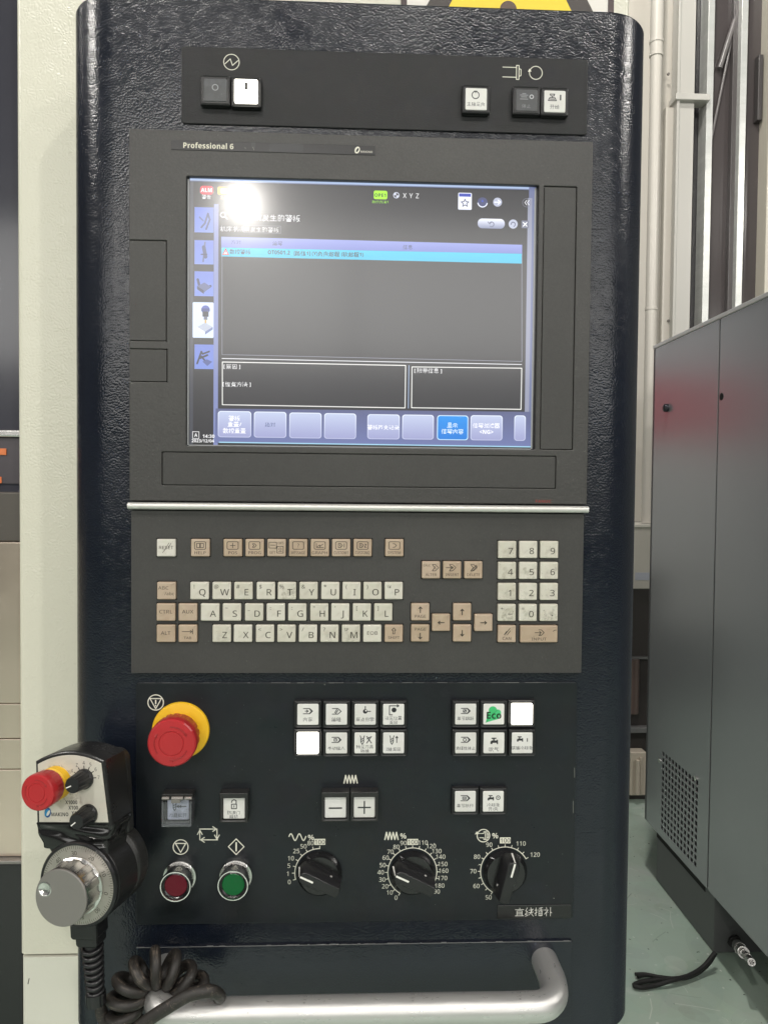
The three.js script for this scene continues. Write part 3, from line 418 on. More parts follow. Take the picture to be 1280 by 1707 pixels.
      if (k.n === 'RESET') { small('RESET', 64, 62, 31, 1.15); ln([[[52, 86], [84, 30]], [[42, 98], [60, 74]], [[78, 66], [96, 34]]], 2.6); }
      else if (icon[k.n]) { ln(frame); ln(icon[k.n], 4); if (k.n === 'MESSAGE') small('?', 64, 48, 34); small(k.n, 64, 98, 27, k.n.length > 6 ? 0.82 : k.n.length > 5 ? 0.95 : 1.25); }
      else if (k.n === 'SET') { ln([[[16, 26], [64, 26], [64, 66], [16, 66], [16, 26]], [[26, 46], [54, 46]], [[68, 54], [108, 54], [108, 100], [68, 100], [68, 54]]]); small('OFS', 92, 32, 22); small('SET', 38, 98, 24, 1.1); ring(g, 88, 72, 8, ink, 3); ln([[[78, 88], [98, 88]]]); }
      else if (k.n === 'ALTER' || k.n === 'INSERT' || k.n === 'DELETE') { const x = k.n === 'ALTER' ? 92 : 66; ln([[[x - 20, 26], [x, 26], [x + 22, 48], [x, 70], [x - 20, 70], [x - 4, 48], [x - 20, 26]]]); if (k.n === 'ALTER') { small('CALC', 36, 32, 19, 1.1); small('S', x, 48, 26); } else if (k.n === 'INSERT') ln(A(44, 48, 1).concat([[[64, 40], [70, 48], [64, 56]]])); else ln([[[50, 66], [84, 30]], [[56, 72], [88, 38]]]); small(k.n, 64, 97, 25, 1.1); }
      else if (k.n === 'ABC/abc') { small('ABC', 46, 44, 31, 1.2); small('/abc', 84, 84, 29, 1.1); }
      else if (k.n === 'TAB') { ln([[[28, 50], [92, 50]], [[80, 40], [92, 50], [80, 60]], [[96, 34], [96, 66]]]); small('TAB', 64, 94, 24, 1.2); }
      else if (k.n === 'SHIFT') { ln([[[64, 24], [78, 40], [70, 40], [70, 66], [58, 66], [58, 40], [50, 40], [64, 24]]]); small('SHIFT', 64, 92, 25, 1.2); }
      else if (k.n === 'PAGE UP' || k.n === 'PAGE DOWN') { const u = k.n === 'PAGE UP'; ln(A(64, u ? 48 : 84, u ? 0 : 2), 6); small('PAGE', 64, u ? 94 : 36, 27, 1.2); }
      else if (/arrow/.test(k.n)) ln(A(64, 64, ['up', 'right', 'down', 'left'].indexOf(k.n.split(' ')[0])), 6);
      else if (k.n === 'CAN') { ln([[[52, 66], [84, 24]], [[46, 70], [62, 46]], [[66, 70], [86, 42]]]); small('CAN', 64, 96, 27, 1.2); }
      else if (k.n === 'INPUT') { ln([[[126, 34], [142, 34], [160, 54], [142, 74], [126, 74], [138, 66]], ...A(122, 54, 1), [[218, 44], [232, 36], [238, 36]]]); small('INPUT', 128, 99, 28, 1.2); }
      else if (f || k.n === 'EOB') small(k.n, 64, 60, 33, 1.2);
      else { small(k.n, k.k === 'n' ? 86 : 84, k.n === '.' ? 66 : 74, 60, 1.12); if (ups[k.n]) small(ups[k.n], ups[k.n].length > 1 ? 34 : 30, 36, ups[k.n].length > 1 ? 27 : 36); }
      g.restore();
    }
  });
  const km = std(rgb(0.81, 0.81, 0.82), 0.42, { map: t });
  const kb = sub('keyboard', panel, 0, 0, 0, 'dark grey keyboard plate with tan and pale keys');
  const holes = keys.map((k) => { const [x, y] = at(k.x, k.y, KZ), w = k.w / 1.905e3 / 2 + 0.0007, h = 0.0076 + 0.0007; k.cx = x; k.cy = y; const j = () => rr(-2e-5, 2e-5); const s = new THREE.Path(); s.moveTo(x - w + j(), y - h + j()); s.lineTo(x + w + j(), y - h + j()); s.lineTo(x + w + j(), y + h + j()); s.lineTo(x - w + j(), y + h + j()); s.closePath(); return s; });
  const s = rrect(KX0, KY0, KX1, KY1, 0.0006); s.holes.push(...holes);
  part('key_plate', boxUV(extrude(s, 0, KZ, 0, 1, 3)), M.keyPlate, kb);
  part('key_bed', box(KX0 + 0.003, KY0 + 0.003, -0.001, KX1 - 0.003, KY1 - 0.003, 0.0008), M.gap, kb);
  const shapes = {};
  for (const k of keys) {
    const w = k.w / 1.905e3, h = 0.0152, key = k.w;
    const base = (shapes[key] ??= (() => { const q = extrude(rrect(-w / 2, -h / 2, w / 2, h / 2, 0.0009), 0.001, KZ + 0.0029, 0.0011, 3, 4); return q; })());
    const g = base.clone(), u0 = (k.cell % cols) / cols, v0 = 1 - (Math.floor(k.cell / cols) + 1) / rows, uw = (k.w > 40 ? 2 : 1) / cols, p = g.attributes.position, uv = g.attributes.uv;
    for (let i = 0; i < p.count; i++) uv.setXY(i, u0 + uw * (0.03 + 0.94 * (p.getX(i) / w + 0.5)), v0 + (1 / rows) * (0.03 + 0.94 * (p.getY(i) / h + 0.5)));
    const m = part('key', g, km, kb, (k.k === 'f' ? 'tan' : 'pale') + ' key marked ' + k.n); m.position.set(k.cx, k.cy, 0); m.rotation.z = rr(-0.006, 0.006);
  }
}
// ---- lower switch plate
const PX0 = -0.1871, PX1 = 0.2030, PY0 = -0.3868, PY1 = -0.1714, PZ = 0.0018;
const DIALS = [[532.8, 1455, 155], [687.2, 1453.8, 155], [841, 1452, 75]];
{
  const w = 2048, h = Math.round(w * (PY1 - PY0) / (PX1 - PX0)), p = over(PX0, PY0, PX1, PY1, PZ, w, h), mm = w / (PX1 - PX0) / 1000, e = w / 733;   // e: canvas pixels per photo pixel
  const t = canvas(w, h, (g) => {
    g.fillStyle = '#171b1f'; g.fillRect(0, 0, w, h); mottle(g, w, h, 500, ['#1c2126', '#13161a', '#1a1c1e'], 10, 110, 0.22);
    specks(g, w, h, 170, '#9a9a92', 0.5, 1.7); specks(g, w, h, 16, '#c8c6b8', 1.2, 3.2); specks(g, w * 0.9, h, 8, '#7d6648', 1, 3);
    mottle(g, w, h, 30, ['#3a3d3e'], 2, 26, 0.12);
    lines(g, [[[w * 0.9965, h * 0.36], [w * 0.9972, h * 0.40]], [[w * 0.995, h * 0.50], [w * 0.9955, h * 0.55]]], '#6d6d68', 3);
    const ln = (pts, s = 1.7) => lines(g, pts.map((l) => l.map(([x, y]) => p(x, y))), INK, s * e);
    const rg = (x, y, r, s = 1.7) => { const a = p(x, y); ring(g, a[0], a[1], r * e, INK, s * e); };
    const tx = (s, x, y, hh, o) => { const a = p(x, y); txt(g, s, a[0], a[1], hh * e, INK, o); };
    rg(260, 1171, 12.6); ln([[[250.5, 1164.5], [269.5, 1164.5], [260, 1181.5], [250.5, 1164.5]]]); ln([[[260, 1167.5], [260, 1173]]], 2.2); ln([[[260, 1176.2], [260, 1176.6]]], 2.2);
    ln([[[333, 1382], [361, 1382]], [[355, 1378], [361, 1382], [355, 1386]], [[362, 1382], [362, 1398]], [[358, 1392], [362, 1399], [366, 1392]], [[363, 1400], [335, 1400]], [[341, 1396], [335, 1400], [341, 1404]], [[333.5, 1400], [333.5, 1385]], [[329.5, 1391], [333.5, 1384], [337.5, 1391]]]);
    rg(301.5, 1412, 12.2); ln([[[293, 1406], [310, 1406], [301.5, 1421], [293, 1406]]]);
    ln([[[394, 1398.5], [407, 1411.5], [394, 1424.5], [381, 1411.5], [394, 1398.5]]]); ln([[[394, 1405], [394, 1418]]], 2.6);
    const zig = (x, y, a) => { const q = []; for (let i = 0; i <= 8; i++) q.push([x + i * 2.75, y + (i % 2 ? -a : a)]); ln([q], 2.1); };
    zig(573.5, 1299, 6.5); zig(641.5, 1393.5, 6);
    const sine = []; for (let i = 0; i <= 40; i++) sine.push([482 + i * 0.7, 1395.5 - 5.6 * Math.sin(i / 40 * Math.PI * 4 + 0.2)]); ln([sine], 1.9);
    tx('%', 518.5, 1396.5, 12.5, { bold: true }); tx('%', 672, 1394, 12.5, { bold: true }); tx('%', 825, 1393.5, 12.5, { bold: true });
    rg(805.5, 1393, 10.6); ln([[[796, 1389.5], [806, 1389.5], [806, 1386.5], [811, 1386.5], [811, 1399.5], [806, 1399.5], [806, 1396.5], [799, 1396.5]], [[808.5, 1386.5], [808.5, 1399.5]], [[811, 1390], [813.5, 1390], [813.5, 1396], [811, 1396]]], 1.3); { const q = [[791, 1391], [797, 1390], [794.5, 1385.5]].map(([x, y]) => p(x, y)); tri(g, q, INK); }
    // scales: centre, first angle, step, labels
    const scale = ([cx, cy], a0, step, list, a1, ticks) => {
      const c = p(cx, cy), r = 41.2 * e;
      g.strokeStyle = INK; g.lineWidth = 1.5 * e; g.beginPath(); g.arc(c[0], c[1], r, -a0 * R, -a1 * R, false); g.stroke();
      for (let i = 0; i < ticks; i++) { const a = (a0 - i * step) * R, X = Math.cos(a), Y = -Math.sin(a); lines(g, [[[c[0] + r * X, c[1] + r * Y], [c[0] + r * 1.1 * X, c[1] + r * 1.1 * Y]]], INK, 1.4 * e); }
      for (const [s, a, q = 1] of list) {
        const X = c[0] + 52.5 * e * q * Math.cos(a * R), Y = c[1] - 52.5 * e * q * Math.sin(a * R);
        if (s === '100') { g.fillStyle = INK; g.fillRect(X - 9.2 * e, Y - 5.2 * e, 18.4 * e, 10.4 * e); txt(g, s, X, Y + 0.4 * e, 9.6 * e, '#15181a', { sx: 1.1 }); } else txt(g, s, X, Y, 10.2 * e, INK, { sx: 1.02 });
      }
    };
    scale(DIALS[0], 195, 15, [['0', 197], ['1', 181.5], ['5', 166.5], ['10', 152.5, 1.03], ['25', 136.5, 1.02], ['50', 121], ['80', 107], ['100', 90, 1]], 90, 8);
    const A2 = [238.3, 222.6, 207.6, 193.8, 180, 166.4, 151.3, 137, 122.5, 107.5, 90, 70.8, 54.5, 40.8, 28.3, 14.3, 1.4, -12.5, -27.5, -41.3], Q2 = [0.98, 0.98, 0.98, 0.99, 1.01, 0.98, 0.98, 0.97, 0.97, 0.985, 0.98, 1, 1.02, 1.02, 1.02, 1, 1, 0.99, 0.99, 0.98];
    scale(DIALS[1], 240, 15, A2.map((a, i) => [String(i * 10), a, Q2[i]]), -48, 20);
    scale(DIALS[2], 240, 15, [['50', 239], ['60', 208, 1.03], ['70', 180, 1.02], ['80', 152.5, 1.02], ['90', 121], ['100', 90], ['110', 60, 1.02], ['120', 28, 1.1]], 30, 15);
  });
  part('lower_switch_plate', plate(PX0, PY0, PX1, PY1, -0.001, PZ, 0.003, 0.0006), std(0xffffff, 0.40, { specularIntensity: 0.7, map: t, bumpMap: rep(grain, 0.45), bumpScale: 0.00006, roughnessMap: wearRough }), panel, 'black lower plate printed with dial scales and symbols');
  // stuck-on strip
  const [ax, ay] = at(828.4, 1508.6, PZ), [bx, by] = at(951, 1529.4, PZ);
  const lt = canvas(640, 110, (g) => { g.fillStyle = '#060607'; g.fillRect(0, 0, 640, 110); specks(g, 640, 110, 26, '#8b8b85', 0.6, 1.8); han(g, '直线插补', 322, 54, 74, '#e6e4dc', 0.07); });
  part('label_strip', plate(ax, by, bx, ay, PZ - 0.0005, PZ + 0.0009, 0.0006, 0.0003), std(0xffffff, 0.2, { map: lt }), panel, 'black stick-on label strip with white Chinese lettering');
  // raised apron below, with worn upper edge
  const [dx, dy] = at(228, 1578.5, 0.002), [ex] = at(953, 1575, 0.002);
  part('apron_plate', boxUV(plate(dx, -0.4785, ex, dy, -0.001, 0.0024, 0.0012, 0.0008)), M.housing, panel, 'raised apron plate behind the hand rail');
  const wear = [];
  for (let i = 0; i < 70; i++) { const x = i < 40 ? rr(dx + 0.12, dx + 0.21) : rr(dx, ex), l = rr(0.001, 0.007); wear.push(box(x, dy - 0.0009, 0.0017, Math.min(x + l, ex), dy - 0.0001 + rr(-0.0003, 0.0002), 0.0021 + rr(0, 0.0003))); }
  for (let i = 0; i < 26; i++) { const x = rr(PX0, PX1 - 0.02); wear.push(box(x, PY1 - 0.0006, 0.0012, x + rr(0.002, 0.016), PY1 - 0.0001, 0.0016 + rr(0, 0.0002))); }
  wear.push(box(dx + 0.001, dy - 0.0008, 0.0018, ex - 0.001, dy - 0.0003, 0.00245));
  const wm = part('worn_paint', wear, std(rgb(0.15, 0.15, 0.145), 0.5), panel); wm.userData.kind = 'stuff';
}
// ---- square push buttons
{
  const C = 128, cols = 6, rows = 4, SZ = 24.5e-3, CAP = 18.8e-3;
  // name, x, y, plate z, label, drawing, options
  const blk = '#26262a';
  const B = [];
  const add = (x, y, label, draw, o = {}) => B.push({ x, y, label, draw, ...o });
  const H = (g, s, y, h = 21) => han(g, s, 64, y, h, '#3a3a3e', 0.09, s.length > 4 ? 0.98 : 1);
  const ln = (g, l, w = 5) => lines(g, l, blk, w);
  const dbox = (g, f) => { ln(g, [[[38, 30], [72, 30], [84, 45], [72, 60], [38, 60]], [[74, 30], [90, 45], [74, 60]]], 4.5); f(g); };
  const drill = (g, x) => ln(g, [[[x - 12, 22], [x - 8, 34], [x - 8, 58], [x, 72], [x + 8, 58], [x + 8, 34], [x + 12, 22]], [[x - 8, 44], [x + 8, 36]], [[x - 8, 56], [x + 8, 48]]], 4.5);
  const tap = (g, x, y, s = 1) => { g.fillStyle = blk; g.fillRect(x - 12 * s, y - 6 * s, 32 * s, 12 * s); g.fillRect(x - 16 * s, y - 2 * s, 10 * s, 14 * s); g.fillRect(x - 3 * s, y - 16 * s, 7 * s, 12 * s); g.fillRect(x - 11 * s, y - 20 * s, 24 * s, 6 * s); g.fillRect(x + 16 * s, y - 9 * s, 6 * s, 22 * s); };
  add(359, 150, 'dark unlit power off button', (g) => { ring(g, 64, 50, 15, '#8b8d90', 5); mottle(g, 128, 128, 26, ['#5a5c60'], 2, 10, 0.2); H(g, '关', 96, 18); }, { up: 1, bg: '#3e4042', size: 1.04 });
  add(410, 151, 'lit white power on button', (g) => { g.fillStyle = '#000000'; g.fillRect(58, 22, 15, 38); }, { up: 1, lit: 1, size: 1.04 });
  add(793.5, 165, 'white spindle orientation button', (g) => { ring(g, 60, 42, 20, blk, 5); ln(g, [[[60, 18], [60, 30]], [[52, 20], [60, 26], [68, 20]]], 4); H(g, '主轴定向', 92, 23); }, { up: 1 });
  add(877.5, 167, 'dark spindle stop button', (g) => { ring(g, 92, 44, 10, '#b9babd', 5); lines(g, [[[28, 36], [70, 36]], [[34, 46], [64, 46]], [[28, 58], [70, 58]], [[40, 28], [58, 28]]], '#85878b', 5); han(g, '停止', 64, 96, 23, '#85878b', 0.09); }, { up: 1, bg: '#4a4b4d' });
  add(924.5, 169, 'white spindle start button', (g) => { ln(g, [[[36, 24], [62, 24], [58, 34], [40, 34], [36, 24]], [[49, 34], [49, 42]], [[26, 60], [34, 44], [64, 44], [72, 60], [26, 60]], [[36, 52], [62, 52]]], 4.5); ln(g, [[[96, 30], [96, 54]]], 8); H(g, '开始', 94, 25); }, { up: 1 });
  add(513.4, 1191, 'white memory mode button', (g) => { dbox(g, (c) => ln(c, [[[48, 45], [64, 45]], [[56, 38], [66, 45], [56, 52]]], 4)); H(g, '内存', 92, 25); });
  add(561, 1191, 'white edit mode button', (g) => { ln(g, [[[40, 30], [72, 30], [90, 46], [72, 62], [40, 62]], [[54, 54], [66, 34]], [[60, 58], [72, 40]]], 4.5); H(g, '编辑', 92, 25); });
  add(608.8, 1191, 'white zero return button', (g) => { disc(g, 64, 46, 13, blk); ln(g, [[[64, 18], [64, 46], [94, 46]]], 5); disc(g, 68, 42, 5, '#e0ded8'); H(g, '原点归零', 92, 23); });
  add(656, 1191, 'white set position return button', (g) => { disc(g, 66, 38, 14, blk); ln(g, [[[92, 14], [40, 14], [40, 66], [56, 66]], [[84, 8], [94, 14], [84, 20]]], 5); H(g, '设定位置', 84, 22); H(g, '返回', 110, 22); });
  add(513, 1239.6, 'brightly lit white button under the memory button', () => {}, { lit: 1 });
  add(561, 1238.8, 'white manual input button', (g) => { dbox(g, (c) => { ln(c, [[[50, 38], [66, 38], [66, 52], [50, 52], [50, 38]], [[58, 36], [58, 46]]], 4); }); H(g, '手动输入', 94, 22); });
  add(608.5, 1238.6, 'white tool change button', (g) => { drill(g, 48); ln(g, [[[74, 26], [100, 64]], [[100, 26], [74, 64]], [[76, 40], [90, 30]]], 5); H(g, '特定刀具', 86, 22); H(g, '转换', 110, 22); });
  add(656, 1238.6, 'white axis return button', (g) => { drill(g, 54); ln(g, [[[82, 62], [82, 26]], [[76, 34], [82, 25], [88, 34]]], 4.5); H(g, 'Z轴返回', 100, 22); });
  add(776, 1190.6, 'white block skip button', (g) => { dbox(g, (c) => ln(c, [[[50, 38], [66, 38], [66, 52], [50, 52], [50, 38]], [[50, 52], [66, 38]]], 4)); H(g, '单节跳跃', 88, 22); });
  add(822.8, 1190.6, 'white button with a green leaf and the word Eco', (g) => { disc(g, 58, 42, 24, '#3fb56e'); disc(g, 86, 56, 20, '#49bb78'); disc(g, 46, 68, 18, '#3fb56e'); tri(g, [[18, 112], [28, 60], [104, 60], [90, 92]], '#43b873'); lines(g, [[[18, 112], [60, 62], [84, 40]]], '#1c7c42', 2.5); txt(g, 'Eco', 64, 70, 56, '#05100a', { bold: true }); });
  add(870.2, 1191, 'brightly lit white button at the row end', () => {}, { lit: 1 });
  add(776, 1238.6, 'white optional stop button', (g) => { dbox(g, (c) => ring(c, 58, 45, 9, blk, 4)); H(g, '选择性停止', 94, 21); });
  add(823, 1238.6, 'white air blow button with a tap symbol', (g) => { tap(g, 62, 56, 1.15); H(g, '吹气', 100, 27); });
  add(870, 1238.6, 'white nozzle coolant button with a tap symbol', (g) => { tap(g, 48, 44, 0.95); ln(g, [[[94, 38], [94, 54]]], 5); H(g, '喷嘴冷却液', 92, 22); });
  add(775.4, 1336, 'white single block button', (g) => { dbox(g, (c) => ln(c, [[[48, 38], [68, 38], [68, 52], [48, 52], [48, 38]], [[53, 45], [63, 45]]], 4)); H(g, '单节执行', 88, 22); });
  add(822, 1336, 'white coolant on off button', (g) => { tap(g, 46, 46, 0.95); ring(g, 92, 42, 11, blk, 4); disc(g, 92, 42, 3, blk); H(g, '冷却液', 84, 22); H(g, '开/关', 108, 22); });
  add(559.2, 1346, 'white guarded minus button', (g) => { ln(g, [[[30, 68], [98, 68]]], 9); }, { tall: 1 });
  add(607.3, 1345.5, 'white guarded plus button', (g) => { ln(g, [[[30, 66], [98, 66]], [[64, 32], [64, 100]]], 8); }, { tall: 1 });
  add(390.4, 1347.5, 'white guarded door unlock button with padlock symbol', (g) => { ln(g, [[[50, 40], [50, 66], [78, 66], [78, 40], [50, 40]], [[50, 30], [52, 20], [64, 14], [76, 20], [76, 40]], [[64, 48], [64, 58]]], 5); H(g, '防溅门', 88, 22); H(g, '解锁', 111, 22); }, { tall: 1 });
  add(297.4, 1349, 'grey tool release button under a clear flip cover', (g) => { drill(g, 44); ln(g, [[[58, 48], [108, 48]], [[66, 42], [58, 48], [66, 54]], [[80, 42], [74, 48], [80, 54]]], 5); H(g, '刀具松开', 98, 23); }, { tall: 1, cover: 1, bg: '#b7bac8' });
  const R2 = Math.ceil(B.length / cols);
  const t = canvas(cols * C, R2 * C, (g) => B.forEach((b, i) => {
    g.save(); g.translate((i % cols) * C, Math.floor(i / cols) * C); g.beginPath(); g.rect(0, 0, C, C); g.clip();
    g.fillStyle = b.bg ?? (b.lit ? '#f4f2ea' : ['#d6d5d2', '#d2d1cd', '#d9d8d4'][i % 3]); g.fillRect(0, 0, C, C); if (!b.lit) mottle(g, C, C, 12, [b.bg ? '#5d5f62' : '#c8c6c0'], 8, 40, 0.2);
    b.draw(g); specks(g, C, C, 5, '#8d8a80', 0.6, 1.4); g.restore();
  }));
  const capM = std(0xffffff, 0.3, { map: t }), litM = std(0xffffff, 0.3, { map: t, emissive: rgb(1, 0.97, 0.92), emissiveMap: t, emissiveIntensity: 4.5 });
  const dirty = std(rgb(0.016, 0.016, 0.016), 0.38, { roughnessMap: rep(wearRough, 0.03), bumpMap: rep(grain, 0.08), bumpScale: 0.00006 });
  const frames = {}, caps = {};
  for (let i = 0; i < B.length; i++) {
    const b = B[i], pz = b.up ? 0.0016 : PZ, fh = b.tall ? 0.0105 : 0.0052, ch = b.tall ? 0.0085 : b.lit ? 0.0078 : 0.0056, s = b.size ?? 1, [x, y] = at(b.x, b.y, pz + ch);
    const key = fh + '/' + s;
    const fg = frames[key] ??= (() => { const o = SZ / 2 * s, q = CAP / 2 * s + 0.0004, sh = rrect(-o, -o, o, o, 0.0012); sh.holes.push(hole(-q, -q, q, q, 0.001)); return extrude(sh, 0, fh, b.tall ? 0.0010 : 0.0019, 2, 4); })();
    const ck = ch + '/' + s, cg0 = caps[ck] ??= extrude(rrect(-CAP / 2 * s, -CAP / 2 * s, CAP / 2 * s, CAP / 2 * s, 0.0012), 0.0005, ch, 0.0007, 2, 4);
    const q = sub('push_button', panel, x, y, pz, b.label);
    part('button_frame', fg, b.tall ? dirty : M.blackPlastic, q);
    const g = cg0.clone(), p = g.attributes.position, uv = g.attributes.uv, u0 = (i % cols) / cols, v0 = 1 - (Math.floor(i / cols) + 1) / R2;
    for (let k = 0; k < p.count; k++) uv.setXY(k, u0 + (0.02 + 0.96 * (p.getX(k) / CAP / s + 0.5)) / cols, v0 + (0.02 + 0.96 * (p.getY(k) / CAP / s + 0.5)) / R2);
    part(b.lit ? 'lamp_button_cap' : 'button_cap', g, b.lit ? litM : capM, q);
    if (b.cover) {
      const clear = std(rgb(0.86, 0.88, 0.92), 0.05, { transmission: 0.95, thickness: 0, ior: 1.49 });
      const o = 0.0126, z0 = 0.0005, z1 = 0.0150, th = 0.0011;
      part('flip_cover', [new THREE.PlaneGeometry(2 * o, 2 * o - 0.004).translate(0, -0.002, z1)], clear, q, 'clear plastic flip cover');
      part('cover_frame', [box(-o, -o, z0, -o + th, o - 0.003, z1 - 0.0004), box(o - th, -o, z0, o, o - 0.003, z1 - 0.0004), box(-o + th, -o, z0, o - th, -o + th * 1.6, z1 - 0.0004)], std(rgb(0.06, 0.06, 0.065), 0.12), q);
      part('cover_hinge', [rod(V(-o, o - 0.0012, 0.0128), V(-o + 0.006, o - 0.0012, 0.0128), 0.0016, 12), rod(V(-0.0045, o - 0.0012, 0.0128), V(0.0052, o - 0.0012, 0.0128), 0.0019, 12), rod(V(o - 0.006, o - 0.0012, 0.0128), V(o, o - 0.0012, 0.0128), 0.0016, 12), box(-0.0045, o - 0.0045, 0.0128, 0.003, o - 0.0015, 0.0152)], M.satin, q);
      part('cover_base', [box(-o - 0.0006, o - 0.003, 0, o + 0.0006, o + 0.0022, 0.0118, 0.0008)], dirty, q);
    }
    if (b.tall && !b.cover) part('guard_hood', [box(-SZ / 2, SZ / 2 - 0.0025, 0, SZ / 2, SZ / 2 + 0.0022, 0.0112, 0.0007)], dirty, q);
  }
}
// ---- emergency stop, ring buttons, selector knobs
function stopButton(name, parent, x, y, z, s, label, base = true, flute = 0.035) {
  const q = sub(name, parent, x, y, z, label);
  if (base) part('yellow_disc', turned([[0, 0.0028], [0.0225, 0.0028], [0.0245, 0.0022], [0.0250, 0.0010], [0.0250, 0]].map(([a, b]) => [a * s, b * s]).reverse(), 64), M.yellow, q);
  else part('yellow_collar', turned([[0.0190, 0], [0.0190, 0.010], [0.0165, 0.012], [0, 0.012]].map(([a, b]) => [a * s, b * s]), 48), M.yellow, q);
  part('stem', turned([[0.0150, 0.001], [0.0150, 0.014], [0, 0.014]].map(([a, b]) => [a * s, b * s]), 32), base ? M.red : M.redDark, q);
  const prof = [[0.0001, 0.013], [0.0160, 0.013], [0.0190, 0.0140], [0.0197, 0.0165], [0.0197, 0.0250], [0.0203, 0.0262], [0.0203, 0.0325], [0.0199, 0.0345], [0.0188, 0.0357], [0.0172, 0.0361], [0.0106, 0.0361], [0.0103, 0.0356], [0.0099, 0.0356], [0.0096, 0.0361], [0.0001, 0.0364]];
  part('mushroom_cap', turned(prof.map(([a, b]) => [a * s, b * s]), 144, (a, zz, r) => (zz > 0.0135 * s && zz < 0.0262 * s && r > 0.012 * s ? 1 - flute * (Math.cos(a * 18) > 0.1 ? 1 : 0) : 1)), M.red, q);
  const ar = [];
  for (const a0 of [0.5, 2.6, 4.7]) {
    const g = new THREE.TorusGeometry(0.0140 * s, 0.00055 * s, 6, 24, 1.15); g.rotateZ(a0).translate(0, 0, 0.0361 * s); ar.push(g);
    const c = new THREE.ConeGeometry(0.0015 * s, 0.0034 * s, 10).scale(1, 1, 0.4); c.translate(0, 0.0140 * s * 0 + 0, 0); c.rotateZ(a0 - 0.05 + Math.PI).translate(Math.cos(a0) * 0.0140 * s, Math.sin(a0) * 0.0140 * s, 0.0362 * s); ar.push(c);
  }
  part('turn_arrows', ar, M.redDark, q);
  return q;
}
{
  const [x, y] = at(302, 1217, PZ); stopButton('emergency_stop_button', panel, x, y, PZ, 1, 'red mushroom stop button on a yellow disc');
}
for (const [px, py, col, label] of [[301.2, 1459, rgb(0.10, 0.001, 0.010), 'chrome ringed push button with dark red lens'], [394.2, 1457.5, rgb(0.002, 0.10, 0.024), 'chrome ringed push button with green lens']]) {
  const [x, y] = at(px, py, PZ), q = sub('ring_button', panel, x, y, PZ, label);
  part('ring', turned([[0.0001, 0.001], [0.0142, 0], [0.0146, 0.0012], [0.0142, 0.0040], [0.0128, 0.0046], [0.0128, 0.0058], [0.0124, 0.0062], [0.0124, 0.0148], [0.0134, 0.0158], [0.0134, 0.0190], [0.0130, 0.0200], [0.0122, 0.0200], [0.0118, 0.0192], [0.0116, 0.0150]], 72), M.chrome, q);
  const notch = []; for (let i = 0; i < 6; i++) { const g = new THREE.BoxGeometry(0.0042, 0.0012, 0.0026); g.translate(0, 0.0122, 0.0084).rotateZ(i * Math.PI / 3 + 0.35); notch.push(g); }
  part('notch', notch, M.gap, q);
  part('inner_ring', turned([[0.0118, 0.0150], [0.0117, 0.0178], [0.0104, 0.0184], [0.0095, 0.0176], [0.0095, 0.0150]].reverse().map((a) => a), 56), M.blackGloss, q);
  part('lens', turned([[0.0097, 0.0150], [0.0097, 0.0176], [0.0090, 0.0182], [0.0060, 0.0186], [0, 0.0188]], 48), std(col, 0.2, { specularIntensity: 0.5, bumpMap: rep(grain, 0.06), bumpScale: 0.00003 }), q);
}
DIALS.forEach(([px, py, turn], i) => {
  const [x, y] = at(px, py, PZ), q = sub('selector_knob', panel, x, y, PZ, ['rotary override knob pointing to the low end', 'rotary feed override knob pointing left', 'rotary spindle override knob pointing up'][i]);
  part('skirt', turned([[0.0001, 0], [0.0196, 0], [0.0198, 0.0020], [0.0190, 0.0034], [0.0176, 0.0046], [0.0168, 0.0062], [0.0001, 0.0060]], 64), M.blackGloss, q);
  const len = 0.0188, wid = 0.0066, hgt = 0.0215, sh = new THREE.Shape();
  sh.moveTo(-len, -wid * 0.85); sh.lineTo(len - 0.006, -wid); sh.quadraticCurveTo(len, -wid, len + 0.0006, 0); sh.quadraticCurveTo(len, wid, len - 0.006, wid); sh.lineTo(-len, wid * 0.85); sh.quadraticCurveTo(-len - 0.003, 0, -len, -wid * 0.85);
  const g = extrude(sh, 0.004, hgt, 0.0012, 3, 8), P = g.attributes.position;
  for (let k = 0; k < P.count; k++) { const f = (P.getZ(k) - 0.004) / (hgt - 0.004); P.setXY(k, P.getX(k) * (1 - 0.05 * f), P.getY(k) * (1.28 - 0.50 * f)); }
  const gg = toCreasedNormals(g, 0.7);
  part('grip', gg, M.blackPlastic, q);
  part('indicator_line', [box(len * 0.28, -0.0008, hgt - 0.0004, len * 0.93, 0.0008, hgt + 0.0002), rod(V(len * 0.945, 0, hgt - 0.0006), V(len * 1.0 + 0.0005, 0, 0.0062), 0.0008, 8)], M.white, q);
  part('set_screw', rod(V(-len * 0.45, -wid * 1.02 * (i === 2 ? -1 : 1), 0.012), V(-len * 0.45, -wid * 1.12 * (i === 2 ? -1 : 1), 0.012), 0.0011, 10), M.silver, q);
  q.rotation.z = [155, 155, 75][i] * R;
});
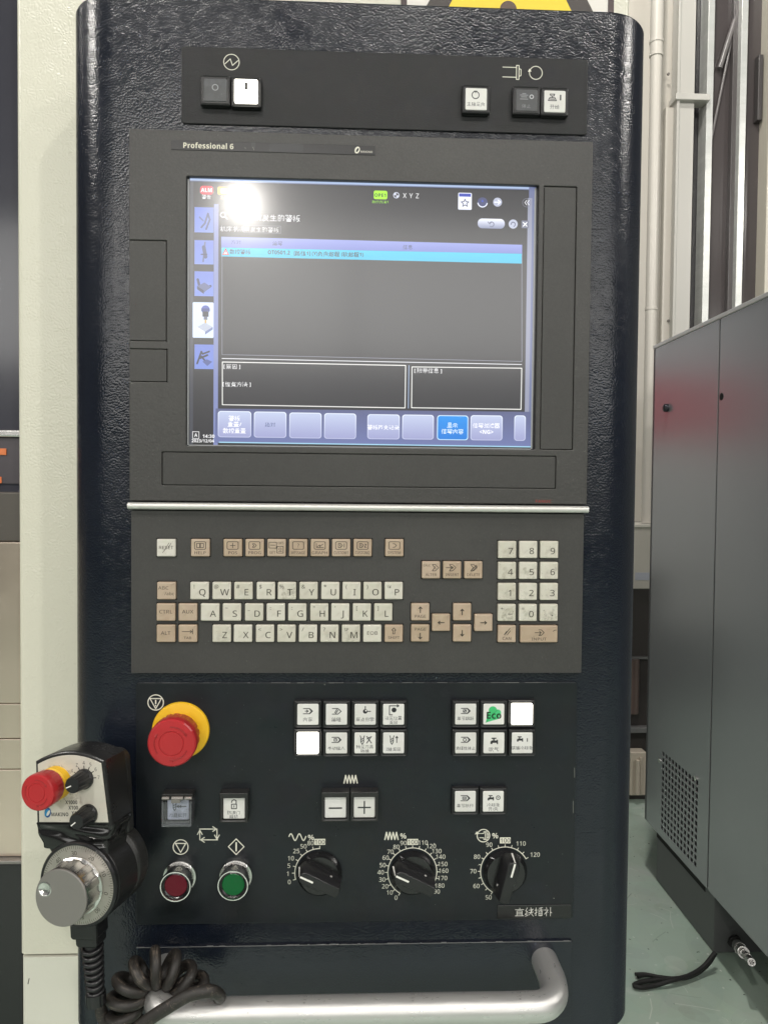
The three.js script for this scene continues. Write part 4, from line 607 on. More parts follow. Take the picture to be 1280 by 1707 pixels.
{ // hand rail
  const z = 0.062, L0 = at(281, 1606, 0), R0 = at(905.5, 1592, 0), yb = at(600, 1684, z)[1], r = 0.0117;
    // legs leave the panel, turn down and inwards, then run along the bar
  const v = (x, y, zz) => V(x, y, zz);
  const xl = L0[0], xr = R0[0];
  const curve = new THREE.CatmullRomCurve3([v(xl, yb + 0.002, 0), v(xl, yb + 0.002, 0.018), v(xl + 0.0002, yb + 0.002, z - 0.030), v(xl + 0.004, yb + 0.001, z - 0.012), v(xl + 0.014, yb, z - 0.002), v(xl + 0.032, yb, z), v(xl + 0.08, yb, z), v(0, yb, z), v(xr - 0.08, yb, z), v(xr - 0.032, yb, z), v(xr - 0.014, yb, z - 0.002), v(xr - 0.004, yb + 0.001, z - 0.012), v(xr - 0.0002, yb + 0.002, z - 0.030), v(xr, yb + 0.002, 0.018), v(xr, yb + 0.002, 0)], false, 'centripetal');
  part('hand_rail', new THREE.TubeGeometry(curve, 160, r, 28), M.handle, panel, 'silver tubular hand rail');
}
// ---------------------------------------------------------------- hand-held pulse controller hanging beside the panel
{
  const hc = thing('hand_controller', 'black handheld pulse controller with red stop button and silver handwheel hanging left of the panel', 'handheld controller', W(121, 1317, 0.060));
  hc.rotation.set(-3 * R, -14 * R, 5.2 * R, 'YXZ');
  const S = new THREE.Shape();
  S.moveTo(-0.0315, 0.0232); S.quadraticCurveTo(0, 0.0392, 0.0305, 0.0232); S.lineTo(0.0342, -0.0280); S.lineTo(0.0290, -0.0400);
  const cx = 0.0040, cy = -0.0725, cr = 0.0335;
  S.absarc(cx, cy, cr, 42 * R, -222 * R + 0, true); S.lineTo(-0.0270, -0.0400); S.lineTo(-0.0330, -0.0280); S.closePath();
  part('body', boxUV(extrude(S, -0.030, 0.0012, 0.0022, 4, 32)), std(rgb(0.012, 0.012, 0.012), 0.36, { bumpMap: rep(grain, 0.1), bumpScale: 0.00006, roughnessMap: rep(wearRough, 0.12) }), hc);
  const rear = new THREE.Shape(); rear.absarc(0.005, cy + 0.002, 0.0345, 0, Math.PI * 2, false);
  const rear2 = rrect(-0.024, -0.05, 0.0305, 0.024, 0.010);
  part('rear_shell', [boxUV(extrude(rear, -0.045, -0.026, 0.005, 4, 32)), boxUV(extrude(rear2, -0.040, -0.028, 0.004, 4, 12))], std(rgb(0.014, 0.014, 0.0135), 0.45, { bumpMap: rep(grain, 0.1), bumpScale: 0.0001, roughnessMap: rep(wearRough, 0.1) }), hc);
  // face plate
  const F = new THREE.Shape(); F.moveTo(-0.0298, -0.0248); F.lineTo(0.0312, -0.0248); F.lineTo(0.0278, 0.0213); F.quadraticCurveTo(0, 0.0350, -0.0285, 0.0213); F.closePath();
  const k1 = [0.0128, 0.0095], k2 = [0.0148, -0.0182], es = [-0.0122, 0.0066];
  const ft = canvas(768, 768, (g, w) => {
    const q = (x, y) => [(x + 0.032) / 0.064 * w, (0.033 - y) / 0.064 * w], mm = w / 64;
    g.fillStyle = '#c4c0b4'; g.fillRect(0, 0, w, w); mottle(g, w, w, 90, ['#d4d1c8', '#b9b3a4', '#cfc6b8'], 12, 90, 0.28);
    const [ex, ey] = q(...es); mottle(g, w * 0.0001, 1, 0, ['#000'], 1, 2, 0);
    for (let i = 0; i < 260; i++) { const a = rnd() * 6.3, d = mm * rr(9, 15); g.globalAlpha = 0.35 * rnd(); g.fillStyle = ['#4b4232', '#6a5c40', '#2e2a22'][i % 3]; g.beginPath(); g.ellipse(ex + Math.cos(a) * d, ey + Math.sin(a) * d, rr(2, 12), rr(2, 8), rnd() * 3, 0, 7); g.fill(); }
    for (let i = 0; i < 46; i++) { const [a, b] = q(rr(-0.002, 0.012), rr(-0.010, 0.016)); g.globalAlpha = 0.2 * rnd(); g.fillStyle = '#54493c'; g.beginPath(); g.ellipse(a, b, rr(4, 20), rr(4, 26), rnd() * 3, 0, 7); g.fill(); }
    g.globalAlpha = 1; specks(g, w, w, 120, '#4a4234', 0.8, 3);
    const ink = '#17171a', [ax, ay] = q(...k1), [bx, by] = q(...k2);
    [['1', 150], ['2', 120], ['4', 90], ['5', 62], ['6', 35], ['7', 4]].forEach(([s, a]) => { const c = Math.cos(a * R), n = -Math.sin(a * R); lines(g, [[[ax + c * 7.2 * mm, ay + n * 7.2 * mm], [ax + c * 10 * mm, ay + n * 10 * mm]]], ink, 0.75 * mm); txt(g, s === '2' ? 'Z' : s === '1' ? 'X' : s, ax + c * 12.4 * mm, ay + n * 12.4 * mm, 3.9 * mm, ink); });
    [['X1000', 154], ['X100', 178], ['X10', 202]].forEach(([s, a], i) => { const c = Math.cos(a * R), n = -Math.sin(a * R); lines(g, [[[bx + c * 6.4 * mm, by + n * 6.4 * mm], [bx + c * 9 * mm, by + n * 9 * mm]]], ink, 0.75 * mm); txt(g, s, bx - (9.4 - i * 0.4) * mm, by + (-9.2 + i * 4.3) * mm, 4.2 * mm, ink, { align: 'right', sx: 0.9, bold: true }); });
    let [lx, ly] = q(-0.0215, -0.0172);
    g.save(); g.translate(lx, ly); g.rotate(0.25); g.fillStyle = '#174a86'; g.beginPath(); g.ellipse(0, 0, 2.9 * mm, 4 * mm, 0, 0, 7); g.fill(); g.fillStyle = '#1d83b8'; g.beginPath(); g.ellipse(-1 * mm, 0.4 * mm, 1.5 * mm, 3.2 * mm, 0.2, 0, 7); g.fill(); g.fillStyle = '#d8d6cc'; g.beginPath(); g.ellipse(0.5 * mm, 0.2 * mm, 1.1 * mm, 2.6 * mm, 0.35, 0, 7); g.fill(); g.restore();
    [lx, ly] = q(-0.0108, -0.0186); txt(g, 'MAKINO', lx, ly, 4.0 * mm, '#1c1c1e', { sx: 0.95, bold: true });
  });
  part('face_plate', planarUV(extrude(F, 0.0008, 0.0020, 0.0003, 2, 24), -0.032, -0.031, 0.032, 0.033), std(0xffffff, 0.4, { map: ft }), hc, 'dirty cream face plate with black lettering');
  stopButton('stop_button', hc, es[0], es[1], 0.0018, 0.70, 'red mushroom stop button on a yellow collar', false, 0.015);
  for (const [kx, ky, turn, label] of [[...k1, 200, 'upper fluted axis knob'], [...k2, 215, 'lower fluted multiplier knob']]) {
    const q = sub('axis_knob', hc, kx, ky, 0.0018, label);
    part('knob_body', turned([[0.0001, 0], [0.0080, 0], [0.0080, 0.0024], [0.0074, 0.0034], [0.0063, 0.0162], [0.0057, 0.0172], [0.0001, 0.0174]], 96, (a, zz, r) => (zz > 0.003 && zz < 0.017 && r > 0.004 ? 1 - 0.09 * Math.max(0, Math.cos(a * 8)) ** 0.6 : 1)), M.blackPlastic, q);
    part('pointer_mark', [box(-0.0004, 0.0005, 0.0172, 0.0004, 0.0052, 0.01765)], M.white, q);
    q.rotation.z = turn * R - Math.PI / 2;
  }
  // tape round the neck
  {
    const n = 72, rows = 30, pos = [], idx = [], uv = [];
    for (let j = 0; j <= rows; j++) for (let i = 0; i <= n; i++) {
      const a = i / n * 2 * Math.PI, f = j / rows, y = -0.0265 - f * 0.0185 + 0.0012 * Math.sin(a * 2 + 1) * (f - 0.3), hw = 0.0350 - 0.0055 * Math.min(1, Math.max(0, (f - 0.15) * 1.5)), hd = 0.0168;
      const c = Math.cos(a), s = Math.sin(a), k = 1 / Math.pow(Math.abs(c) ** 8 + Math.abs(s) ** 8, 1 / 8);
      const u = i / n, crease = 0.0011 * (vnoise(u, f * 0.5 + u * 0.35, 9, 41) - 0.5) + 0.0007 * Math.sin(f * 8 + a * 3 + 4 * vnoise(u, f * 0.3, 6, 42)) * vnoise(u, f * 0.4, 7, 43);
      pos.push(hw * c * k * (1 + crease * 20), y, -0.0140 + (hd + crease * 1.4) * s * k); uv.push(u * 0.2, f * 0.02);
      if (j < rows && i < n) { const q = j * (n + 1) + i; idx.push(q, q + 1, q + n + 1, q + 1, q + n + 2, q + n + 1); }
    }
    const g = new THREE.BufferGeometry(); g.setAttribute('position', new THREE.Float32BufferAttribute(pos, 3)); g.setAttribute('uv', new THREE.Float32BufferAttribute(uv, 2)); g.setIndex(idx); g.computeVertexNormals();
    part('tape_wrap', g, std(rgb(0.010, 0.010, 0.010), 0.16, { side: THREE.DoubleSide }), hc, 'creased glossy black tape wrapped round the neck');
  }
  // dial and handwheel
  part('dial_collar', turned([[0.0270, 0.001], [0.0335, 0.001], [0.0335, 0.0046], [0.0325, 0.0058], [0.0312, 0.0058], [0.0308, 0.0050]], 96).translate(cx, cy, 0), M.blackPlastic, hc);
  const dt = canvas(1024, 1024, (g) => {
    g.fillStyle = '#a5a199'; g.fillRect(0, 0, 1024, 1024); mottle(g, 1024, 1024, 60, ['#b4b0a8', '#96928a'], 10, 80, 0.25);
    for (let i = 0; i < 100; i++) { const a = i * 3.6 * R, r0 = 500, r1 = i % 10 ? (i % 5 ? 468 : 456) : 446; lines(g, [[[512 + r0 * Math.cos(a), 512 + r0 * Math.sin(a)], [512 + r1 * Math.cos(a), 512 + r1 * Math.sin(a)]]], '#26251f', 4.5); }
    for (let i = 0; i < 10; i++) { const a = (-90 - 4 + (3 - i) * 36 + (i > 3 ? 0 : 0)) * R; g.save(); g.translate(512 + 408 * Math.cos(a), 512 + 408 * Math.sin(a)); g.rotate(a + Math.PI / 2); txt(g, String(i * 10), 0, 0, 74, '#25231d'); g.restore(); }
  });
  part('dial_plate', planarUV(turned([[0.0001, 0.0052], [0.0309, 0.0052], [0.0312, 0.0040]].reverse(), 96), -0.0312, -0.0312, 0.0312, 0.0312).translate(cx, cy, 0), std(0xffffff, 0.35, { map: dt, metalness: 0.6, anisotropy: 0.3 }), hc, 'silver dial ring engraved with a hundred ticks');
  const wheel = sub('hand_wheel', hc, cx, cy, 0, 'silver fluted handwheel with a finger dimple');
  part('wheel_rim', turned([[0.0001, 0.0054], [0.0226, 0.0054], [0.0226, 0.0075], [0.0216, 0.0085], [0.0212, 0.0232], [0.0217, 0.0240], [0.0217, 0.0257]], 192, (a, zz, r) => (zz > 0.008 && zz < 0.0236 && r > 0.01 ? 1 - 0.055 * Math.pow(Math.max(0, Math.cos(a * 11)), 0.35) : 1)), M.chrome, wheel);
  const dm = [-0.0132, 0.0064], face = new THREE.Shape(), dh = new THREE.Path();
  face.absarc(0, 0, 0.0217, 0, Math.PI * 2, false); dh.absarc(dm[0], dm[1], 0.0052, 0, Math.PI * 2, true); face.holes.push(dh);
  part('wheel_face', boxUV(extrude(face, 0.0242, 0.0272, 0.0007, 2, 48)), M.satin, wheel);
  part('finger_dimple', [turned([[0.0001, 0.0249], [0.0016, 0.0251], [0.0034, 0.0258], [0.0048, 0.0270], [0.0051, 0.0274], [0.0056, 0.0272]], 40).translate(dm[0], dm[1], 0)], M.chrome, wheel);
  // neck and strain relief
  part('neck', [boxUV(extrude(rrect(-0.0110, -0.1200, 0.0125, -0.100, 0.003), -0.022, -0.002, 0.003, 3)), boxUV(extrude(rrect(-0.0080, -0.1270, 0.0110, -0.112, 0.003), -0.021, -0.004, 0.003, 3))], M.blackGloss, hc);
  const sr = [];
  for (let i = 0; i < 8; i++) sr.push(new THREE.TorusGeometry(0.0073 - i * 0.00025, 0.0018, 8, 28).rotateX(Math.PI / 2 + 0.22).translate(0.0022 + i * 0.0001, -0.1300 - i * 0.0049, -0.0125));
  sr.push(rod(V(0.0020, -0.120, -0.0125), V(0.0034, -0.171, -0.0125), 0.0064, 18, 0.0046));
  part('strain_relief', sr, M.blackPlastic, hc, 'ribbed black cable boot');
  part('boot_clamp', [rod(V(0.0030, -0.1655, -0.0125), V(0.0032, -0.1745, -0.0125), 0.0078, 24)], M.blackGloss, hc);
}
// ---------------------------------------------------------------- the coiled cord round the left end of the hand rail
{
  const cord = thing('coiled_cord', 'dusty dark grey coiled cord wound over the left end of the silver hand rail', 'cord', V(0, EYE, 0));
  const P = (x, y, z) => { const q = at(x, y, z); return V(q[0], q[1], z); };
  const axis = new THREE.CatmullRomCurve3([P(206, 1744, 0.052), P(207, 1704, 0.050), P(211, 1664, 0.048), P(227, 1630, 0.046), P(256, 1613, 0.044), P(290, 1620, 0.043), P(314, 1643, 0.040), P(328, 1668, 0.034)], false, 'centripetal');
  const n = 420, turns = 10.2, pts = [], r = 0.0120, up = V(0, 0, 1);
  for (let i = 0; i <= n; i++) {
    const f = i / n, c = axis.getPointAt(f), t = axis.getTangentAt(f), s = V().crossVectors(up, t).normalize(), a = f * turns * 2 * Math.PI + 0.6, k = 1 + 0.1 * Math.sin(f * 23);
    pts.push(c.addScaledVector(s, Math.cos(a) * r * k).addScaledVector(up, Math.sin(a) * r * 0.95));
  }
  const dust = dataTex(512, (u, v) => { const m = vnoise(u, v, 10, 61) * 0.5 + vnoise(u, v, 40, 62) * 0.5, d = Math.max(0, (m - 0.58) * 3) * vnoise(u, v, 200, 63); return [0.145 + 0.5 * d, 0.13 + 0.46 * d, 0.12 + 0.40 * d]; }, 1, true);
  const cm = std(0xffffff, 0.5, { map: (() => { const t = dust.clone(); t.repeat.set(6, 1); t.needsUpdate = true; return t; })(), bumpMap: rep(grain, 0.5), bumpScale: 0.0001 });
  part('coil', new THREE.TubeGeometry(new THREE.CatmullRomCurve3(pts), 1400, 0.0044, 14), cm, cord);
  // plain end of the cord, over the front of the rail and down out of sight
  const e0 = pts[pts.length - 1];
  part('straight_cord', tube([e0, P(344, 1664, 0.030), P(360, 1666, 0.052), P(366, 1660, 0.070), P(350, 1652, 0.0795), P(318, 1658, 0.0815), P(285, 1676, 0.082), P(240, 1706, 0.081), P(190, 1752, 0.078)], 0.0050, 120, 14), cm, cord);
  const b = W(166, 1692, 0.052);
  part('boot_cord', tube([V(b.x, b.y - EYE + 0.008, 0.049), V(b.x + 0.002, b.y - EYE - 0.004, 0.049), V(b.x + 0.012, b.y - EYE - 0.020, 0.050), pts[0]], 0.0050, 50, 12), cm, cord);
}
// ---------------------------------------------------------------- the setting: floor, machine behind, enclosure, grey cabinet
{
  const t = canvas(2048, 2048, (g, w) => {
    g.fillStyle = '#b6cbbd'; g.fillRect(0, 0, w, w);
    mottle(g, w, w, 900, ['#a3b5a8', '#cdd3cb', '#b0bcae', '#8fa596'], 20, 190, 0.12); mottle(g, w, w, 420, ['#e2e4dd', '#99a79b'], 6, 46, 0.16); mottle(g, w, w, 40, ['#7d8178', '#6f6d64'], 14, 50, 0.16);
    for (let i = 0; i < 260; i++) { const x = rnd() * w, y = rnd() * w, a = rnd() * 6.3, l = rr(10, 120); g.globalAlpha = rr(0.15, 0.55); lines(g, [[[x, y], [x + Math.cos(a) * l * 0.5 + rr(-8, 8), y + Math.sin(a) * l * 0.5], [x + Math.cos(a) * l, y + Math.sin(a) * l]]], i % 3 ? '#e9ebe4' : '#5e655e', rr(1, 3)); }
    g.globalAlpha = 1; specks(g, w, w, 700, '#4b504a', 1, 4); specks(g, w, w, 400, '#eceee8', 1, 5);
  });
  t.wrapS = t.wrapT = THREE.RepeatWrapping; t.repeat.set(0.5, 0.5);
  const fm = std(0xffffff, 0.26, { map: t, roughnessMap: rep(wearRough, 0.9), bumpMap: rep(wearRough, 0.9), bumpScale: 0.0005, clearcoat: 0.3, clearcoatRoughness: 0.15 });
  const f = shade(new THREE.Mesh(boxUV(new THREE.PlaneGeometry(30, 30).rotateX(-Math.PI / 2).translate(0, 0, 2)), fm)); f.name = 'floor'; f.userData.kind = 'structure'; scene.add(f);
}
const FZ = -0.130;
{ // the machine whose front carries the panel
  const m = thing('milling_machine', 'cream painted machine front with dark window behind the left of the black panel', 'machine', V(0, 0, 0));
  const a = W(27.5, 400, FZ), xr = W(1040, 600, FZ).x, seam = W(80, 1592, FZ).y, r = 0.007;
  // rolled left edge: a strip bent round a quarter circle, running back
  const roll = (x0, x1, y0, y1, zf, zb, rad) => {
    const path = [[x0, zb, -1, 0]]; for (let i = 0; i <= 8; i++) { const an = Math.PI - i / 8 * Math.PI / 2; path.push([x0 + rad + rad * Math.cos(an), zf - rad + rad * Math.sin(an), Math.cos(an), Math.sin(an)]); } for (let i = 0; i <= 8; i++) { const an = Math.PI / 2 - i / 8 * Math.PI / 2; path.push([x1 - rad + rad * Math.cos(an), zf - rad + rad * Math.sin(an), Math.cos(an), Math.sin(an)]); } path.push([x1, zb, 1, 0]);
    const pos = [], nor = [], uv = [], idx = []; let s = 0;
    path.forEach(([x, z, nx, nz], i) => { if (i) s += Math.hypot(x - path[i - 1][0], z - path[i - 1][1]); for (const y of [y0, y1]) { pos.push(x, y, z); nor.push(nx, 0, nz); uv.push(s, y); } if (i) { const q = i * 2; idx.push(q - 2, q, q - 1, q, q + 1, q - 1); } });
    const g = new THREE.BufferGeometry(); g.setAttribute('position', new THREE.Float32BufferAttribute(pos, 3)); g.setAttribute('normal', new THREE.Float32BufferAttribute(nor, 3)); g.setAttribute('uv', new THREE.Float32BufferAttribute(uv, 2)); g.setIndex(idx);
    const cap = boxUV(new THREE.ShapeGeometry(new THREE.Shape(path.map(([x, z]) => new THREE.Vector2(x, z)))).rotateX(Math.PI / 2)), top = cap.clone().translate(0, y1, 0), bot = cap.clone().translate(0, y0, 0);
    return [g, top, bot];
  };
  part('front_panel', roll(a.x, xr, seam + 0.0012, 2.35, FZ, -1.4, r), M.cream, m);
  const a2 = W(37, 1640, FZ + 0.001);
  part('lower_panel', roll(a2.x, W(1010, 1640, FZ).x, 0.1, seam - 0.0012, FZ + 0.0015, -1.4, 0.005), M.creamPlain, m);
  const im = W(48, 1636, FZ + 0.002); part('ink_mark', rod(V(im.x - 0.0006, im.y - 0.003, FZ + 0.0016), V(im.x + 0.0006, im.y + 0.003, FZ + 0.0016), 0.0004, 6), M.gap, m);
  part('seam_filler', box(a.x + 0.004, seam - 0.004, FZ - 0.012, xr - 0.004, seam + 0.004, FZ - 0.004), std(rgb(0.05, 0.045, 0.035), 0.7), m);
  const y1 = W(10, 905, FZ).y, y2 = W(10, 1441, FZ).y, yb = W(10, 722, FZ - 0.02).y, xl = -1.5, xe = a.x - 0.0005;
  part('window', box(xl, y1 + 0.02, FZ - 0.035, xe, 2.3, FZ - 0.028), std(rgb(0.050, 0.050, 0.062), 0.14, { roughnessMap: rep(wearRough, 0.3) }), m, 'dark machine window');
  part('window_rail', box(xl, yb - 0.004, FZ - 0.028, xe, yb + 0.004, FZ - 0.021, 0.002), M.chrome, m);
  part('door_glow', box(xl, W(10, 806, FZ - 0.02).y, FZ - 0.0285, xe, yb - 0.005, FZ - 0.026), std(rgb(0.11, 0.10, 0.11), 0.22, { metalness: 0.4 }), m, 'smoked lower window strip');
  const oy = W(6, 752, FZ - 0.02);
  part('orange_marker', [box(oy.x - 0.05, oy.y - 0.004, FZ - 0.026, oy.x + 0.001, oy.y + 0.003, FZ - 0.0245, 0.0006), box(oy.x - 0.05, oy.y - 0.034, FZ - 0.026, oy.x - 0.004, oy.y - 0.027, FZ - 0.0245, 0.0006)], std(rgb(0.62, 0.17, 0.05), 0.4), m);
  part('kick_strip', box(xl, y1, FZ - 0.028, xe, W(10, 820, FZ - 0.02).y, FZ - 0.018, 0.002), std(rgb(0.10, 0.09, 0.08), 0.5, { metalness: 0.5, roughnessMap: rep(wearRough, 0.1) }), m);
  const sheet = std(rgb(0.60, 0.51, 0.42), 0.26, { metalness: 0.7, roughnessMap: rep(wearRough, 0.2), bumpMap: rep(wearRough, 0.6), bumpScale: 0.0016 }), cuts = [905, 1180, 1240, 1292, 1441].map((q) => W(10, q, FZ).y);
  for (let i = 0; i < 4; i++) { part('door_sheet', boxUV(box(xl, cuts[i + 1] + 0.0003, FZ - 0.030, xe, cuts[i] - 0.0003, FZ - 0.016 - (i % 2) * 0.0004, 0.0012)), sheet, m); }
  part('base', box(xl, 0.02, FZ - 0.030, xe, y2 - 0.004, FZ - 0.010, 0.002), M.blackGloss, m, 'black machine base');
  part('base_edge', box(xl, y2 - 0.004, FZ - 0.028, xe, y2 - 0.0002, FZ - 0.008, 0.001), M.satin, m);
}
{ // warning sign above
  const z = FZ + 0.0022, p0 = W(668, 12, z), p1 = W(1022.5, 12, z), px = (p1.x - p0.x) / 354.5, yb = p0.y - 0.045, h = 0.225;
  const s = thing('warning_sign', 'yellow triangle warning sign on a white board above the panel top', 'sign', V(0, 0, 0));
  part('board', plate(p0.x, yb, p1.x, yb + h, FZ + 0.0002, z, 0.001, 0.0003), std(rgb(0.72, 0.69, 0.64), 0.4), s);
  const brown = std(rgb(0.030, 0.010, 0.009), 0.4), b = 10 * px, o = new THREE.Shape(), q = [[p0.x, yb], [p1.x, yb], [p1.x, yb + h], [p0.x, yb + h]];
  o.moveTo(...q[0]); q.slice(1).forEach((c) => o.lineTo(...c)); o.closePath(); o.holes.push(hole(p0.x + b, yb + b, p1.x - b, yb + h - b, 0.0005));
  part('border', extrude(o, z, z + 0.0006, 0.0002, 1), brown, s);
  const bl = W(737, 20, z), br = W(962, 20, z), cx = (bl.x + br.x) / 2;
  const T3 = (r, ox) => { const t = new THREE.Shape(), half = (br.x - bl.x) / 2 + ox; const y0 = bl.y - 0.016, yt = y0 + half * 1.732 + 0.016; t.moveTo(cx - half - r, y0 + r * 0.4); t.quadraticCurveTo(cx - half - 1.4 * r, y0 - r, cx - half + r * 0.5, y0 - r); t.lineTo(cx + half - r * 0.5, y0 - r); t.quadraticCurveTo(cx + half + 1.4 * r, y0 - r, cx + half + r, y0 + r * 0.4); t.lineTo(cx + r * 0.8, yt); t.quadraticCurveTo(cx, yt + r, cx - r * 0.8, yt); t.closePath(); return t; };
  part('triangle_edge', extrude(T3(0.010, 0.016), z, z + 0.0006, 0.0002, 1), std(rgb(0.018, 0.010, 0.006), 0.4), s);
  part('triangle', extrude(T3(0.002, 0.002), z + 0.0006, z + 0.0011, 0.0002, 1), std(rgb(0.86, 0.62, 0.012), 0.4), s);
  const d = W(846.5, 17, z), dot = new THREE.Shape(); dot.absarc(d.x, d.y, 14 * px, 0, Math.PI * 2);
  const bar = new THREE.Shape(); bar.moveTo(d.x - 0.006, d.y + 0.016); bar.lineTo(d.x + 0.006, d.y + 0.016); bar.lineTo(d.x + 0.0095, d.y + 0.075); bar.quadraticCurveTo(d.x, d.y + 0.088, d.x - 0.0095, d.y + 0.075); bar.closePath();
  part('exclamation_mark', [extrude(dot, z + 0.0011, z + 0.0016, 0.0002, 1, 24), extrude(bar, z + 0.0011, z + 0.0016, 0.0002, 1)], std(rgb(0.075, 0.035, 0.016), 0.4), s);
}
// ---- far right: enclosure with glazed doors, pipe, trunking
const BZ = -2.75;
{
  const e = thing('machine_enclosure', 'cream enclosure with dark glazed doors and pale upright rails behind the grey cabinet', 'enclosure', V(0, 0, BZ));
  const bx = (x0, x1, y0, y1, z0, z1, bev = 0.004) => { const a = W(x0, 500, BZ + z1), b = W(x1, 500, BZ + z1); return box(a.x, y0, z0, b.x, y1, z1, bev); };
  const yb = W(1070, 872, BZ + 0.1).y, cream = std(rgb(0.43, 0.405, 0.36), 0.35), pale = std(rgb(0.43, 0.42, 0.39), 0.3), dark = std(rgb(0.060, 0.052, 0.052), 0.16, { roughnessMap: rep(wearRough, 0.9) }), rail = std(rgb(0.55, 0.56, 0.54), 0.3, { metalness: 0.35, roughnessMap: rep(wearRough, 0.1) });
  part('wall_panel', bx(1000, 1122, yb, 4.2, -0.3, 0), cream, e);
  part('cover_strip', bx(1103, 1121, yb, 3.1, 0, 0.03), cream, e);
  part('post', bx(1124, 1150, 0.2, 4.2, -0.1, 0.05), pale, e);
  part('post_lip', bx(1121, 1126, 0.2, 4.2, 0.0, 0.065), pale, e);
  part('door_gap', bx(1150, 1176, 0.2, 4.2, -0.12, -0.03), std(rgb(0.020, 0.019, 0.021), 0.35), e);
  part('rail', bx(1170, 1181, 0.2, 4.2, -0.03, 0.05, 0.003), rail, e);
  part('glass_door', bx(1176, 1222, 0.2, 4.2, -0.03, 0.0), dark, e);
  part('rail', bx(1225, 1236, 0.2, 4.2, -0.02, 0.06, 0.003), rail, e);
  part('door_stile', bx(1212, 1226, 0.2, 4.2, -0.02, 0.03), std(rgb(0.075, 0.068, 0.068), 0.3), e);
  part('glass_door', bx(1236, 1274, 0.2, 4.2, -0.02, 0.012), dark, e);
  part('edge_post', bx(1273, 1340, 0.2, 4.2, -0.02, 0.09), std(rgb(0.50, 0.47, 0.40), 0.4), e);
  part('top_cap', bx(1119, 1176, W(1140, 162, BZ + 0.07).y - 0.012, W(1140, 158, BZ + 0.07).y + 0.006, 0.0, 0.075, 0.004), pale, e);
  const h0 = W(1268, 90, BZ + 0.05), h1 = W(1270, 200, BZ + 0.05);
  part('door_handle', box(h0.x - 0.01, h1.y, 0.012, h0.x + 0.012, h0.y, 0.05, 0.004), std(rgb(0.05, 0.045, 0.045), 0.4), e);
  part('brace', [rod(V(W(1195, 118, BZ).x, W(1195, 118, BZ).y, 0.02), V(W(1226, 20, BZ).x, W(1226, 20, BZ).y, 0.02), 0.012, 8), rod(V(W(1176, 160, BZ).x, W(1195, 280, BZ).y, 0.012), V(W(1222, 40, BZ).x, W(1222, 40, BZ).y, 0.012), 0.006, 8)], std(rgb(0.13, 0.12, 0.12), 0.3), e);
  const q = W(1117, 40, BZ + 0.03);
  part('screw', [124, 535].map((y) => { const c = W(1113, y, BZ + 0.03); return rod(V(c.x, c.y, 0.03), V(c.x, c.y, 0.036), 0.006, 12); }), std(rgb(0.12, 0.11, 0.1), 0.4), e);
}
{
  const p = W(1087, 400, BZ + 0.16), pp = thing('drain_pipe', 'cream upright pipe with a collar beside the panel top right', 'pipe', V(p.x, W(1087, 872, BZ + 0.16).y, BZ + 0.16));
  const top = W(1087, 92, BZ + 0.16).y - pp.position.y, cm = std(rgb(0.49, 0.465, 0.42), 0.32);
  part('pipe_run', [rod(V(0, 0, 0), V(0, top, 0), 0.024, 32), rod(V(0, top, 0), V(0, top + 1.2, 0), 0.0265, 32)], cm, pp);
  const jy = W(1087, 515, BZ + 0.16).y - pp.position.y;
  for (const [y0, y1, r] of [[top - 0.006, top + 0.006, 0.0285], [top + 0.05, top + 0.062, 0.029], [jy - 0.006, jy + 0.004, 0.0262]]) part('collar', rod(V(0, y0, 0), V(0, y1, 0), r, 32), cm, pp);
}
{
  const z = BZ + 0.22, a = W(1046, 876, z), b = W(1098, 982, z), t = thing('trunking_box', 'cream rectangular trunking box in the gap left of the grey cabinet', 'trunking', V((a.x + b.x) / 2, b.y, z)), w = (b.x - a.x) / 2, h = a.y - b.y;
  part('trunk_body', box(-w, 0, -0.2, w, h, 0, 0.004), std(rgb(0.50, 0.48, 0.43), 0.4), t);
  part('trunk_lid', box(-w - 0.003, h - 0.008, -0.2, w + 0.003, h + 0.006, 0.006, 0.003), std(rgb(0.62, 0.60, 0.54), 0.35), t);
  part('label', box(-w * 0.5, h * 0.14, 0.0, w, h * 0.26, 0.0012), std(rgb(0.42, 0.44, 0.50), 0.4), t);
  const y = (py) => W(1070, py, BZ + 0.05).y, s = thing('coolant_unit', 'dark coolant unit with a pale valve unit seen through the gap', 'coolant unit', V(a.x, 0, BZ));
  part('recess', box(-0.4, y(1345), -0.3, 0.5, b.y + 0.05, 0.02), std(rgb(0.035, 0.030, 0.028), 0.5), s);
  part('cross_bar', [box(-0.2, y(1221), 0.02, 0.3, y(1212), 0.06, 0.003), box(-0.2, y(1100), 0.02, 0.3, y(1096), 0.035)], std(rgb(0.20, 0.20, 0.20), 0.35, { metalness: 0.5 }), s);
  const c0 = W(1052, 1248, BZ + 0.09).x - a.x, c1 = W(1079, 1248, BZ + 0.09).x - a.x;
  part('valve_unit', [box(c0, y(1322), 0.02, c1, y(1250), 0.08, 0.006), rod(V(c0 + 0.03, y(1318), 0.09), V(c0 + 0.03, y(1262), 0.09), 0.010, 14), rod(V(c0 + 0.046, y(1310), 0.085), V(c0 + 0.046, y(1258), 0.085), 0.006, 12)], std(rgb(0.52, 0.46, 0.38), 0.4), s);
  part('copper_pipe', rod(V(c0 + 0.02, y(1190), 0.03), V(c0 + 0.02, y(1100), 0.03), 0.03, 16), std(rgb(0.14, 0.10, 0.09), 0.4, { metalness: 0.4 }), s);
}
